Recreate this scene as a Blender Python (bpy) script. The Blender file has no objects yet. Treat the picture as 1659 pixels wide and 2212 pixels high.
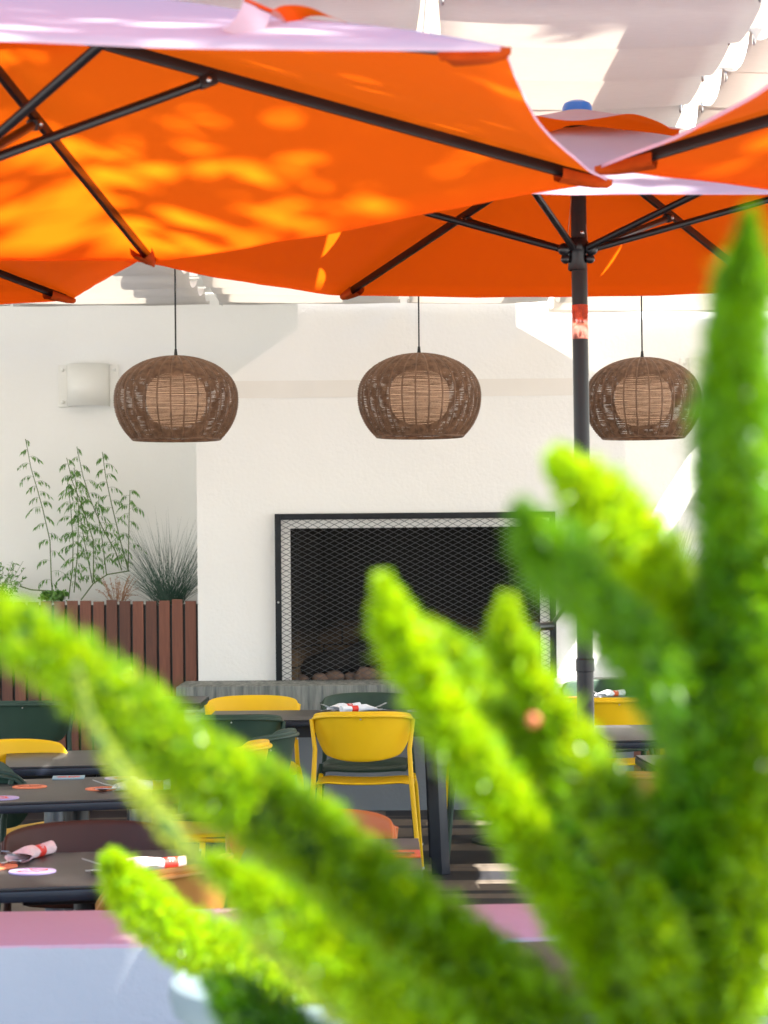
import bpy, bmesh, math, random
from mathutils import Vector, Matrix, noise
R = math.radians
random.seed(7)
C = bpy.data.collections.new("patio"); bpy.context.scene.collection.children.link(C)
SC = bpy.context.scene

# ------------------------------------------------------------------ camera, sky, sun
H = 1.5; F = 5000.0; HX = 829.5; HY = 1190.0; ROLL = R(0.5)
cam_d = bpy.data.cameras.new("camera"); cam = bpy.data.objects.new("camera", cam_d); C.objects.link(cam)
cam.location = (0, 0, H)
cam.rotation_mode = 'QUATERNION'
cam.rotation_quaternion = (Matrix.Rotation(R(90), 3, 'X') @ Matrix.Rotation(-ROLL, 3, 'Z')).to_quaternion()
cam_d.sensor_fit = 'VERTICAL'; cam_d.sensor_height = 36; cam_d.sensor_width = 24
cam_d.lens = F/2212*36; cam_d.shift_y = (HY-1106)/2212
cam_d.clip_start = 0.05; cam_d.clip_end = 400
cam_d.dof.use_dof = True; cam_d.dof.focus_distance = 9.5; cam_d.dof.aperture_fstop = (F/2212*36)/1000/0.0095
SC.camera = cam

SUNV = Vector((0.64, -0.28, 1.0)).normalized()      # towards the sun
w = bpy.data.worlds.new("World"); SC.world = w; w.use_nodes = True
nt = w.node_tree; nt.nodes.clear()
sky = nt.nodes.new('ShaderNodeTexSky'); sky.sky_type = 'NISHITA'; sky.sun_disc = False
sky.sun_elevation = math.asin(SUNV.z); sky.sun_rotation = math.atan2(SUNV.x, SUNV.y)
bg = nt.nodes.new('ShaderNodeBackground'); bg.inputs[1].default_value = 0.10
wo = nt.nodes.new('ShaderNodeOutputWorld')
nt.links.new(sky.outputs[0], bg.inputs[0]); nt.links.new(bg.outputs[0], wo.inputs[0])
sd = bpy.data.lights.new("sun", 'SUN'); sd.energy = 5.0; sd.angle = R(0.5); sd.color = (1, .955, .88)
so = bpy.data.objects.new("sun", sd); C.objects.link(so)
so.rotation_mode = 'QUATERNION'; so.rotation_quaternion = SUNV.to_track_quat('Z', 'Y')
SC.view_settings.view_transform = 'Standard'; SC.view_settings.look = 'None'
SC.view_settings.gamma = 1; SC.view_settings.exposure = 2.62
try:
    SC.cycles.max_bounces = 10; SC.cycles.diffuse_bounces = 6; SC.cycles.transmission_bounces = 6
    SC.cycles.transparent_max_bounces = 12; SC.cycles.sample_clamp_indirect = 6
    SC.cycles.use_denoising = True
except Exception: pass

def P(x, y, d):
    """point at distance d along the view axis seen at photo position (x, y)"""
    a, b = x-HX, y-HY
    dx = a*math.cos(ROLL) - b*math.sin(ROLL); dy = a*math.sin(ROLL) + b*math.cos(ROLL)
    return Vector((dx/F*d, d, H - dy/F*d))

# ------------------------------------------------------------------ materials
def mat(name, col, rough=.6, metal=0, var=0, vscale=20, bump=0, bscale=60, spec=.5, coat=0, sheen=0, emit=None, detail=4):
    m = bpy.data.materials.new(name); m.use_nodes = True; t = m.node_tree; b = t.nodes['Principled BSDF']
    b.inputs['Roughness'].default_value = rough; b.inputs['Metallic'].default_value = metal
    b.inputs['Specular IOR Level'].default_value = spec; b.inputs['Coat Weight'].default_value = coat
    b.inputs['Sheen Weight'].default_value = sheen
    b.inputs['Base Color'].default_value = (*col, 1)
    tc = t.nodes.new('ShaderNodeTexCoord')
    if var:
        n = t.nodes.new('ShaderNodeTexNoise'); n.inputs['Scale'].default_value = vscale; n.inputs['Detail'].default_value = detail
        t.links.new(tc.outputs['Object'], n.inputs['Vector'])
        r = t.nodes.new('ShaderNodeValToRGB')
        r.color_ramp.elements[0].position = .3; r.color_ramp.elements[1].position = .7
        r.color_ramp.elements[0].color = (*[max(0, c*(1-var)) for c in col], 1)
        r.color_ramp.elements[1].color = (*[min(1, c*(1+var)) for c in col], 1)
        t.links.new(n.outputs['Fac'], r.inputs['Fac']); t.links.new(r.outputs[0], b.inputs['Base Color'])
    if bump:
        n2 = t.nodes.new('ShaderNodeTexNoise'); n2.inputs['Scale'].default_value = bscale; n2.inputs['Detail'].default_value = 5
        t.links.new(tc.outputs['Object'], n2.inputs['Vector'])
        bp = t.nodes.new('ShaderNodeBump'); bp.inputs['Strength'].default_value = bump; bp.inputs['Distance'].default_value = .01
        t.links.new(n2.outputs['Fac'], bp.inputs['Height']); t.links.new(bp.outputs[0], b.inputs['Normal'])
    if emit:
        b.inputs['Emission Color'].default_value = (*emit[0], 1); b.inputs['Emission Strength'].default_value = emit[1]
    return m

def N(t, kind, **kw):
    n = t.nodes.new(kind)
    for k, v in kw.items():
        if k in n.inputs: n.inputs[k].default_value = v
        else: setattr(n, k, v)
    return n

def mix_col(t, fac, a, b, kind='MIX'):
    m = t.nodes.new('ShaderNodeMix'); m.data_type = 'RGBA'; m.blend_type = kind
    for s, v in ((0, fac), (6, a), (7, b)):
        if hasattr(v, 'links') or hasattr(v, 'is_linked'): t.links.new(v, m.inputs[s])
        else: m.inputs[s].default_value = v if s == 0 else (*v, 1)
    return m.outputs[2]

def canopy_mat():
    # woven cloth: pale outer face, saturated orange inner face, lets light through orange
    m = bpy.data.materials.new('orange_canvas'); m.use_nodes = True; t = m.node_tree; t.nodes.clear()
    out = N(t, 'ShaderNodeOutputMaterial'); geo = N(t, 'ShaderNodeNewGeometry'); tc = N(t, 'ShaderNodeTexCoord')
    wv = N(t, 'ShaderNodeTexNoise', Scale=3.0, Detail=3.0); t.links.new(tc.outputs['Object'], wv.inputs['Vector'])
    bp = N(t, 'ShaderNodeBump', Strength=.25, Distance=.03); t.links.new(wv.outputs['Fac'], bp.inputs['Height'])
    fine = N(t, 'ShaderNodeTexNoise', Scale=500.0, Detail=2.0); t.links.new(tc.outputs['Object'], fine.inputs['Vector'])
    c_in = mix_col(t, fine.outputs['Fac'], (.56, .030, .001), (.63, .040, .0012))
    col = mix_col(t, geo.outputs['Backfacing'], (.50, .44, .51), c_in)
    d = N(t, 'ShaderNodeBsdfPrincipled', Roughness=.8); d.inputs['Specular IOR Level'].default_value = .08
    t.links.new(col, d.inputs['Base Color']); t.links.new(bp.outputs[0], d.inputs['Normal'])
    tr = N(t, 'ShaderNodeBsdfTranslucent'); tr.inputs[0].default_value = (.95, .155, .004, 1)
    mx = N(t, 'ShaderNodeMixShader'); mx.inputs[0].default_value = .42
    t.links.new(d.outputs[0], mx.inputs[1]); t.links.new(tr.outputs[0], mx.inputs[2]); t.links.new(mx.outputs[0], out.inputs[0])
    return m

def sail_mat():
    m = bpy.data.materials.new('cream_shade_cloth'); m.use_nodes = True; t = m.node_tree; t.nodes.clear()
    out = N(t, 'ShaderNodeOutputMaterial'); tc = N(t, 'ShaderNodeTexCoord')
    mp = N(t, 'ShaderNodeMapping'); mp.inputs['Scale'].default_value = (2, 60, 60); t.links.new(tc.outputs['Object'], mp.inputs[0])
    wv = N(t, 'ShaderNodeTexNoise', Scale=8.0, Detail=6.0); t.links.new(mp.outputs[0], wv.inputs['Vector'])
    col = mix_col(t, wv.outputs['Fac'], (.70, .68, .64), (.84, .81, .77))
    d = N(t, 'ShaderNodeBsdfDiffuse'); t.links.new(col, d.inputs[0])
    tr = N(t, 'ShaderNodeBsdfTranslucent'); t.links.new(mix_col(t, wv.outputs['Fac'], (.74, .70, .65), (.86, .82, .77)), tr.inputs[0])
    bp = N(t, 'ShaderNodeBump', Strength=.15, Distance=.01); t.links.new(wv.outputs['Fac'], bp.inputs['Height']); t.links.new(bp.outputs[0], d.inputs['Normal'])
    mx = N(t, 'ShaderNodeMixShader'); mx.inputs[0].default_value = .34
    t.links.new(d.outputs[0], mx.inputs[1]); t.links.new(tr.outputs[0], mx.inputs[2]); t.links.new(mx.outputs[0], out.inputs[0])
    return m

def leaf_mat(name, ca, cb, trans=.5, attr=True, tcol=None, spec=.5, rough=.35):
    m = bpy.data.materials.new(name); m.use_nodes = True; t = m.node_tree; t.nodes.clear()
    out = N(t, 'ShaderNodeOutputMaterial')
    if attr:
        at = N(t, 'ShaderNodeAttribute', attribute_name='tone'); f = at.outputs['Fac']
    else:
        g = N(t, 'ShaderNodeNewGeometry'); f = g.outputs['Random Per Island']
    col = mix_col(t, f, ca, cb)
    d = N(t, 'ShaderNodeBsdfPrincipled', Roughness=rough); d.inputs['Specular IOR Level'].default_value = spec
    t.links.new(col, d.inputs['Base Color'])
    tr = N(t, 'ShaderNodeBsdfTranslucent')
    col2 = mix_col(t, f, *(tcol or (tuple(min(1, c*1.8) for c in ca), tuple(min(1, c*1.8) for c in cb)))); t.links.new(col2, tr.inputs[0])
    mx = N(t, 'ShaderNodeMixShader'); mx.inputs[0].default_value = trans
    t.links.new(d.outputs[0], mx.inputs[1]); t.links.new(tr.outputs[0], mx.inputs[2]); t.links.new(mx.outputs[0], out.inputs[0])
    return m

def wall_mat(name, base, dark, pink=False):
    m = bpy.data.materials.new(name); m.use_nodes = True; t = m.node_tree; b = t.nodes['Principled BSDF']
    b.inputs['Roughness'].default_value = .85; b.inputs['Specular IOR Level'].default_value = .25
    tc = N(t, 'ShaderNodeTexCoord')
    n1 = N(t, 'ShaderNodeTexNoise', Scale=1.3, Detail=6.0); t.links.new(tc.outputs['Object'], n1.inputs['Vector'])
    col = mix_col(t, n1.outputs['Fac'], dark, base)
    n2 = N(t, 'ShaderNodeTexNoise', Scale=45.0, Detail=8.0); t.links.new(tc.outputs['Object'], n2.inputs['Vector'])
    n3 = N(t, 'ShaderNodeTexNoise', Scale=6.0, Detail=4.0, Distortion=.6); t.links.new(tc.outputs['Object'], n3.inputs['Vector'])
    ad = N(t, 'ShaderNodeMath', operation='MULTIPLY_ADD'); ad.inputs[1].default_value = 1.6
    t.links.new(n3.outputs['Fac'], ad.inputs[0]); t.links.new(n2.outputs['Fac'], ad.inputs[2])
    bp = N(t, 'ShaderNodeBump', Strength=.32, Distance=.008)
    t.links.new(ad.outputs[0], bp.inputs['Height']); t.links.new(bp.outputs[0], b.inputs['Normal'])
    if pink:
        sx = N(t, 'ShaderNodeSeparateXYZ'); t.links.new(tc.outputs['Object'], sx.inputs[0])
        a1 = N(t, 'ShaderNodeMapping'); a1.inputs['Scale'].default_value = (3, 3, 30); t.links.new(tc.outputs['Object'], a1.inputs[0])
        n4 = N(t, 'ShaderNodeTexNoise', Scale=5.0, Detail=6.0); t.links.new(a1.outputs[0], n4.inputs['Vector'])
        e = N(t, 'ShaderNodeMath', operation='MULTIPLY_ADD'); e.inputs[1].default_value = .03; t.links.new(n4.outputs['Fac'], e.inputs[0]); t.links.new(sx.outputs[2], e.inputs[2])
        g = N(t, 'ShaderNodeMath', operation='GREATER_THAN'); g.inputs[1].default_value = 0.724; t.links.new(e.outputs[0], g.inputs[0])
        pk = mix_col(t, n1.outputs['Fac'], (.47, .30, .365), (.53, .35, .42))
        col = mix_col(t, g.outputs[0], col, pk)
    t.links.new(col, b.inputs['Base Color'])
    return m

def wood_mat(name, a, b_, axis_scale=(30, 30, 2), island=True, rough=.5):
    m = bpy.data.materials.new(name); m.use_nodes = True; t = m.node_tree; b = t.nodes['Principled BSDF']
    b.inputs['Roughness'].default_value = rough
    tc = N(t, 'ShaderNodeTexCoord'); g = N(t, 'ShaderNodeNewGeometry')
    mp = N(t, 'ShaderNodeMapping'); mp.inputs['Scale'].default_value = axis_scale; t.links.new(tc.outputs['Object'], mp.inputs[0])
    n = N(t, 'ShaderNodeTexNoise', Scale=3.0, Detail=8.0, Distortion=1.0); t.links.new(mp.outputs[0], n.inputs['Vector'])
    col = mix_col(t, n.outputs['Fac'], a, b_)
    if island:
        h = N(t, 'ShaderNodeHueSaturation'); mr = N(t, 'ShaderNodeMapRange'); mr.inputs[3].default_value = .6; mr.inputs[4].default_value = 1.5
        t.links.new(g.outputs['Random Per Island'], mr.inputs[0]); t.links.new(mr.outputs[0], h.inputs['Value']); t.links.new(col, h.inputs['Color']); col = h.outputs[0]
    t.links.new(col, b.inputs['Base Color'])
    bp = N(t, 'ShaderNodeBump', Strength=.2, Distance=.004); t.links.new(n.outputs['Fac'], bp.inputs['Height']); t.links.new(bp.outputs[0], b.inputs['Normal'])
    return m

def floor_mat():
    m = bpy.data.materials.new('patterned_paving'); m.use_nodes = True; t = m.node_tree; b = t.nodes['Principled BSDF']
    tc = N(t, 'ShaderNodeTexCoord')
    br = N(t, 'ShaderNodeTexBrick', Scale=1.0); br.offset = .37
    br.inputs['Brick Width'].default_value = 1.25; br.inputs['Row Height'].default_value = .42; br.inputs['Mortar Size'].default_value = .004
    br.inputs['Color1'].default_value = (0, 0, 0, 1); br.inputs['Color2'].default_value = (1, 1, 1, 1)
    t.links.new(tc.outputs['Object'], br.inputs['Vector'])
    # sweeping leaf shapes, shifted from board to board
    ofs = N(t, 'ShaderNodeVectorMath', operation='MULTIPLY_ADD'); ofs.inputs[1].default_value = (3.3, 1.7, 0)
    t.links.new(br.outputs['Color'], ofs.inputs[0]); t.links.new(tc.outputs['Object'], ofs.inputs[2])
    wv = N(t, 'ShaderNodeTexWave', Scale=.42, Distortion=6.0, Detail=0.0); wv.wave_type = 'BANDS'; wv.bands_direction = 'Y'
    wv.inputs['Detail Scale'].default_value = .7
    t.links.new(ofs.outputs[0], wv.inputs['Vector'])
    gt = N(t, 'ShaderNodeMath', operation='GREATER_THAN'); gt.inputs[1].default_value = .58; t.links.new(wv.outputs['Fac'], gt.inputs[0])
    mp = N(t, 'ShaderNodeMapping'); mp.inputs['Scale'].default_value = (2, 40, 1); t.links.new(tc.outputs['Object'], mp.inputs[0])
    gr = N(t, 'ShaderNodeTexNoise', Scale=3.0, Detail=7.0); t.links.new(mp.outputs[0], gr.inputs['Vector'])
    li = mix_col(t, gr.outputs['Fac'], (.085, .068, .052), (.16, .132, .105))
    dk = mix_col(t, gr.outputs['Fac'], (.012, .012, .015), (.032, .032, .037))
    col = mix_col(t, gt.outputs[0], li, dk)
    t.links.new(mix_col(t, br.outputs['Fac'], col, (.02, .02, .02)), b.inputs['Base Color'])
    b.inputs['Roughness'].default_value = .6; b.inputs['Specular IOR Level'].default_value = .3
    bp = N(t, 'ShaderNodeBump', Strength=.2, Distance=.004); t.links.new(gr.outputs['Fac'], bp.inputs['Height']); t.links.new(bp.outputs[0], b.inputs['Normal'])
    return m

def brick_mat():
    m = bpy.data.materials.new('sooty_firebrick'); m.use_nodes = True; t = m.node_tree; b = t.nodes['Principled BSDF']
    tc = N(t, 'ShaderNodeTexCoord')
    sx = N(t, 'ShaderNodeSeparateXYZ'); t.links.new(tc.outputs['Object'], sx.inputs[0])
    su = N(t, 'ShaderNodeMath', operation='ADD'); t.links.new(sx.outputs[0], su.inputs[0]); t.links.new(sx.outputs[1], su.inputs[1])
    cb = N(t, 'ShaderNodeCombineXYZ'); t.links.new(su.outputs[0], cb.inputs[0]); t.links.new(sx.outputs[2], cb.inputs[1])
    br = N(t, 'ShaderNodeTexBrick', Scale=1.0); br.inputs['Brick Width'].default_value = .23; br.inputs['Row Height'].default_value = .115; br.inputs['Mortar Size'].default_value = .005
    br.inputs['Color1'].default_value = (.15, .095, .052, 1); br.inputs['Color2'].default_value = (.10, .064, .036, 1); br.inputs['Mortar'].default_value = (.02, .016, .014, 1)
    t.links.new(cb.outputs[0], br.inputs['Vector'])
    n = N(t, 'ShaderNodeTexNoise', Scale=1.6, Detail=4.0); t.links.new(tc.outputs['Object'], n.inputs['Vector'])
    # soot lies higher up on the back
    z = N(t, 'ShaderNodeMapRange'); z.inputs[1].default_value = .75; z.inputs[2].default_value = 1.45; t.links.new(sx.outputs[2], z.inputs[0])
    a = N(t, 'ShaderNodeMath', operation='ADD'); t.links.new(z.outputs[0], a.inputs[0]); t.links.new(n.outputs['Fac'], a.inputs[1])
    mr = N(t, 'ShaderNodeMapRange'); mr.inputs[1].default_value = .55; mr.inputs[2].default_value = .95; t.links.new(a.outputs[0], mr.inputs[0])
    t.links.new(mix_col(t, mr.outputs[0], br.outputs['Color'], (.006, .005, .005)), b.inputs['Base Color'])
    b.inputs['Roughness'].default_value = .9
    return m

def concrete_mat():
    m = bpy.data.materials.new('stained_concrete'); m.use_nodes = True; t = m.node_tree; b = t.nodes['Principled BSDF']
    tc = N(t, 'ShaderNodeTexCoord'); mp = N(t, 'ShaderNodeMapping'); mp.inputs['Scale'].default_value = (14, 3, 1.2); t.links.new(tc.outputs['Object'], mp.inputs[0])
    n = N(t, 'ShaderNodeTexNoise', Scale=2.5, Detail=9.0, Roughness=.65); t.links.new(mp.outputs[0], n.inputs['Vector'])
    r = N(t, 'ShaderNodeValToRGB'); r.color_ramp.elements[0].position = .35; r.color_ramp.elements[1].position = .68
    r.color_ramp.elements[0].color = (.10, .115, .11, 1); r.color_ramp.elements[1].color = (.30, .31, .28, 1)
    t.links.new(n.outputs['Fac'], r.inputs[0]); t.links.new(r.outputs[0], b.inputs['Base Color'])
    b.inputs['Roughness'].default_value = .8
    bp = N(t, 'ShaderNodeBump', Strength=.4, Distance=.006); t.links.new(n.outputs['Fac'], bp.inputs['Height']); t.links.new(bp.outputs[0], b.inputs['Normal'])
    return m

def tabletop_mat(name, col, rough):
    m = mat(name, col, rough, var=.25, vscale=8, bump=.04, bscale=220, spec=.45)
    return m

M = dict(
    pocket=mat('folded_orange_canvas', (.34, .042, .003), .9, var=.15, vscale=20, bump=.3, bscale=60, spec=.1),
    canvas=canopy_mat(), sail=sail_mat(),
    wall=wall_mat('cream_plaster', (.87, .865, .84), (.79, .785, .755)),
    chim=wall_mat('white_plaster', (.88, .87, .85), (.81, .80, .775)),
    low=wall_mat('white_stucco', (.40, .43, .455), (.34, .38, .41), pink=True),
    greyw=wall_mat('grey_painted_render', (.20, .22, .245), (.16, .18, .20)),
    floor=floor_mat(), brick=brick_mat(), conc=concrete_mat(),
    slat=wood_mat('redwood_slats', (.085, .026, .014), (.19, .062, .032)),
    beam=wood_mat('pale_painted_timber', (.60, .50, .40), (.80, .70, .58), (2, 30, 30), island=False),
    dark=mat('black_powdercoat', (.006, .006, .008), .38, var=.3, vscale=30, bump=.05, bscale=400),
    pole=mat('dark_bronze_aluminium', (.007, .006, .007), .36, metal=0, var=.2, vscale=12, spec=.35),
    iron=mat('blackened_steel', (.008, .010, .014), .5, metal=.4, var=.4, vscale=25, bump=.1, bscale=90),
    meshm=mat('bare_grey_mesh', (.10, .105, .115), .45, metal=.3),
    wicker=mat('brown_wicker', (.19, .105, .062), .5, var=.35, vscale=35, spec=.4),
    lampin=mat('frosted_diffuser', (.66, .50, .38), .8, emit=((1.0, .60, .36), .12)),
    cord=mat('black_cord', (.01, .01, .01), .6),
    white=mat('white_enamel', (.78, .77, .72), .35, var=.04, vscale=3),
    yellow=mat('yellow_plastic', (.84, .51, .005), .46, spec=.3, var=.05, vscale=5, bump=.04, bscale=500),
    green=mat('dark_green_plastic', (.026, .055, .036), .46, spec=.3, var=.1, vscale=5, bump=.04, bscale=500),
    brown=mat('dark_brown_plastic', (.060, .022, .013), .5, spec=.3, var=.1, vscale=5, bump=.04, bscale=500),
    terra=mat('terracotta_plastic', (.55, .17, .05), .46, spec=.3, var=.06, vscale=5, bump=.04, bscale=500),
    tan=mat('tan_plastic', (.42, .19, .04), .46, spec=.3, var=.08, vscale=5, bump=.04, bscale=500),
    top=tabletop_mat('charcoal_laminate', (.026, .024, .023), .42),
    top2=tabletop_mat('purple_brown_laminate', (.042, .024, .032), .45),
    edge=mat('navy_black_edge', (.006, .009, .018), .4),
    steel=mat('brushed_steel', (.5, .5, .5), .28, metal=1),
    greysteel=mat('grey_painted_column', (.10, .115, .13), .35, metal=.5, var=.3, vscale=9),
    cloth=mat('blush_napkin', (.78, .60, .58), .9, var=.06, vscale=30, bump=.5, bscale=45),
    clothw=mat('white_napkin', (.80, .82, .86), .9, var=.05, vscale=30, bump=.5, bscale=45),
    red=mat('red_paper_band', (.72, .030, .015), .5), gold=mat('golden_paper_band', (.80, .42, .02), .5),
    ink=mat('pale_print', (.85, .72, .70), .6),
    lav=mat('lavender_card', (.52, .42, .70), .6), ora=mat('orange_card', (.80, .23, .09), .6),
    teal=mat('blue_card', (.25, .42, .50), .5), inkr=mat('red_ink', (.78, .09, .05), .6), inkd=mat('dark_orange_ink', (.42, .09, .03), .6),
    pot=mat('grey_glazed_clay', (.12, .16, .17), .5, var=.2, vscale=6, spec=.3),
    soil=mat('potting_soil', (.035, .022, .014), .95, bump=.8, bscale=70),
    blue=mat('blue_cap', (.02, .11, .42), .3),
    clear=mat('copper_sleeve', (.65, .22, .16), .12, metal=.75, var=.5, vscale=40),
    stone=mat('fire_stone', (.20, .13, .095), .8, var=.3, vscale=14, bump=.5, bscale=30),
    char=mat('charred_log', (.008, .007, .007), .9, bump=.9, bscale=40),
    rubber=mat('grey_foot', (.45, .45, .45), .6),
    leaf=leaf_mat('shrub_leaf', (.055, .15, .025), (.13, .27, .05), .35, attr=False),
    tuft=leaf_mat('blue_green_blade', (.020, .055, .040), (.05, .11, .07), .2, attr=False),
    dry=leaf_mat('dried_twig', (.30, .13, .06), (.45, .24, .12), .2, attr=False),
    stem=mat('green_stem', (.10, .16, .04), .7, var=.3, vscale=20), twig=mat('brown_twig', (.14, .08, .05), .8),
    fern=leaf_mat('foxtail_needle', (.003, .034, .0005), (.15, .33, .001), .40, attr=True, spec=.34, rough=.3, tcol=((.03, .17, .001), (.66, .78, .003))),  # dark and light ends carry the shaded and lit greens
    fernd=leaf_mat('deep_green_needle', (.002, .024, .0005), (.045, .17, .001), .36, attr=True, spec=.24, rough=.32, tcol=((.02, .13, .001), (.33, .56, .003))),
    ferny=leaf_mat('yellowing_needle', (.12, .21, .02), (.34, .37, .05), .5, attr=True, spec=.15, rough=.4),
    fcore=mat('fern_stem_core', (.012, .05, .006), .8, var=.5, vscale=80), berry=mat('red_berry', (.30, .07, .02), .5),
    bark=mat('tree_bark', (.12, .09, .065), .9, var=.3, vscale=10, bump=.8, bscale=20),
    tleaf=leaf_mat('tree_leaf', (.04, .09, .02), (.09, .16, .04), .3, attr=False),
    ledge=mat('ledge_concrete', (.4, .39, .37), .8, var=.15, vscale=4, bump=.3, bscale=40),
)

# ------------------------------------------------------------------ mesh helpers
class MB:
    def __init__(s): s.bm = bmesh.new()
    def box(s, c, size, mx=None, bev=0):
        g = bmesh.ops.create_cube(s.bm, size=1)
        vs = g['verts']
        for v in vs: v.co = Vector((v.co.x*size[0], v.co.y*size[1], v.co.z*size[2]))
        if bev:
            es = list({e for v in vs for e in v.link_edges})
            r = bmesh.ops.bevel(s.bm, geom=es, offset=bev, segments=2, affect='EDGES', profile=.6)
            vs = list({v for f in r['faces'] for v in f.verts} | {v for v in vs if v.is_valid})
        T = Matrix.Translation(Vector(c)) @ (mx if mx is not None else Matrix())
        for v in vs: v.co = T @ v.co
        return s
    def tube(s, pts, r, seg=8, cap=True, closed=False):
        pts = [Vector(p) for p in pts]; n = len(pts)
        rr = r if hasattr(r, '__len__') else [r]*n
        rings = []; up = None
        for i, p in enumerate(pts):
            if closed: t = pts[(i+1) % n]-pts[i-1]
            else: t = pts[min(i+1, n-1)]-pts[max(i-1, 0)]
            if t.length < 1e-9: t = Vector((0, 0, 1))
            t.normalize()
            if up is None: up = Vector((0, 0, 1)) if abs(t.z) < .9 else Vector((1, 0, 0))
            a = t.cross(up)
            if a.length < 1e-6: a = t.cross(Vector((0, 1, 0)))
            a.normalize(); up = a.cross(t)
            rings.append([s.bm.verts.new(p + (a*math.cos(2*math.pi*k/seg)+up*math.sin(2*math.pi*k/seg))*rr[i]) for k in range(seg)])
        m = n if closed else n-1
        for i in range(m):
            A, B = rings[i], rings[(i+1) % n]
            for k in range(seg): s.bm.faces.new((A[k], A[(k+1) % seg], B[(k+1) % seg], B[k]))
        if cap and not closed:
            s.bm.faces.new(rings[0][::-1]); s.bm.faces.new(rings[-1])
        return s
    def lathe(s, prof, c=(0, 0, 0), seg=32, axis=None):
        c = Vector(c); rings = []
        for r, z in prof:
            ring = []
            for k in range(seg):
                a = 2*math.pi*k/seg; v = Vector((r*math.cos(a), r*math.sin(a), z))
                if axis is not None: v = axis @ v
                ring.append(s.bm.verts.new(c+v))
            rings.append(ring)
        for A, B in zip(rings, rings[1:]):
            for k in range(seg): s.bm.faces.new((A[k], A[(k+1) % seg], B[(k+1) % seg], B[k]))
        return s
    def prism(s, poly, y0, y1):
        """poly: list of (x, z); extruded in y"""
        a = [s.bm.verts.new((x, y0, z)) for x, z in poly]; b = [s.bm.verts.new((x, y1, z)) for x, z in poly]
        s.bm.faces.new(a); s.bm.faces.new(b[::-1]); n = len(poly)
        for i in range(n): s.bm.faces.new((a[i], b[i], b[(i+1) % n], a[(i+1) % n]))
        return s
    def sphere(s, c, r, seg=10):
        bmesh.ops.create_uvsphere(s.bm, u_segments=seg, v_segments=max(6, seg//2+2), radius=r, matrix=Matrix.Translation(Vector(c))); return s
    def grid(s, rows):
        V = [[s.bm.verts.new(p) for p in row] for row in rows]
        for i in range(len(V)-1):
            for j in range(len(V[0])-1): s.bm.faces.new((V[i][j], V[i][j+1], V[i+1][j+1], V[i+1][j]))
        return s
    def quad(s, a, b, c, d): s.bm.faces.new([s.bm.verts.new(p) for p in (a, b, c, d)]); return s
    def build(s, name, m, parent=None, smooth=True, normals=True, angle=35):
        if normals: bmesh.ops.recalc_face_normals(s.bm, faces=s.bm.faces)
        me = bpy.data.meshes.new(name); s.bm.to_mesh(me); s.bm.free()
        for p in me.polygons: p.use_smooth = smooth
        if smooth and normals: me.set_sharp_from_angle(angle=R(angle))
        ms = m if isinstance(m, (list, tuple)) else [m]
        for x in ms: me.materials.append(x)
        o = bpy.data.objects.new(name, me); C.objects.link(o)
        if parent is not None: o.parent = parent
        return o

def tag(o, label=None, cat=None, group=None, kind=None):
    if label: o['label'] = label
    if cat: o['category'] = cat
    if group: o['group'] = group
    if kind: o['kind'] = kind
    return o
def thing(name, label, cat, loc=(0, 0, 0), rz=0, group=None):
    o = bpy.data.objects.new(name, None); C.objects.link(o); o.empty_display_size = .1
    o.location = loc; o.rotation_euler = (0, 0, rz); return tag(o, label, cat, group)
def dup(root, loc, rz, label, group=None, name=None):
    r = root.copy(); C.objects.link(r); r.location = loc; r.rotation_euler = (0, 0, rz); r['label'] = label
    if name: r.name = name
    if group: r['group'] = group
    for ch in list(root.children):
        c = ch.copy(); C.objects.link(c); c.parent = r
        for g in ch.children:
            d = g.copy(); C.objects.link(d); d.parent = c
    return r
def solidify(o, th, off=0):
    m = o.modifiers.new('thickness', 'SOLIDIFY'); m.thickness = th; m.offset = off; return o

# ------------------------------------------------------------------ ground
g = MB(); g.quad((-60, -40, 0), (60, -40, 0), (60, 80, 0), (-60, 80, 0))
tag(g.build('ground', M['ledge'], None, False), 'pale concrete ground round the patio', kind='structure')
g = MB(); g.quad((-7, 3.2, .004), (7, 3.2, .004), (7, 14.6, .004), (-7, 14.6, .004))
tag(g.build('patio_floor', M['floor'], None, False), 'dark patterned patio paving', kind='structure')

# ------------------------------------------------------------------ back wall with chimney breast
WD = 14.45; CD = 13.8
g = MB(); g.box((0, WD+.15, 2.5), (16, .3, 5))
bw = tag(g.build('back_wall', M['wall'], None, False), 'cream plastered back wall behind the fireplace', 'wall')
def cx(px, y=1100): return P(px, y, CD).x
def cz(py, px=889): return P(px, py, CD).z
fp = thing('fireplace', 'white plastered fireplace with sloping shoulders and a wide dark opening', 'fireplace', (cx(889), CD, 0))
X0, X1 = cx(425.5), cx(1352); ox0, ox1 = cx(626), cx(1166); oz0, oz1 = cz(1479), cz(1139)
nx0, nx1 = cx(647), cx(1119); sh0 = cz(862, 425); sh1 = cz(842, 1352); nz0 = cz(712, 647); nz1 = cz(705, 1119); TOPZ = 3.6
bx = cx(889)
def fpart(name, mb, m, **k):
    o = mb.build(name, m, fp, **k); o.matrix_parent_inverse = Matrix.Translation((-bx, -CD, 0)); return o
g = MB(); bmf = g.bm
def vf(x, z, y=CD): return bmf.verts.new((x, y, z))
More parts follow.
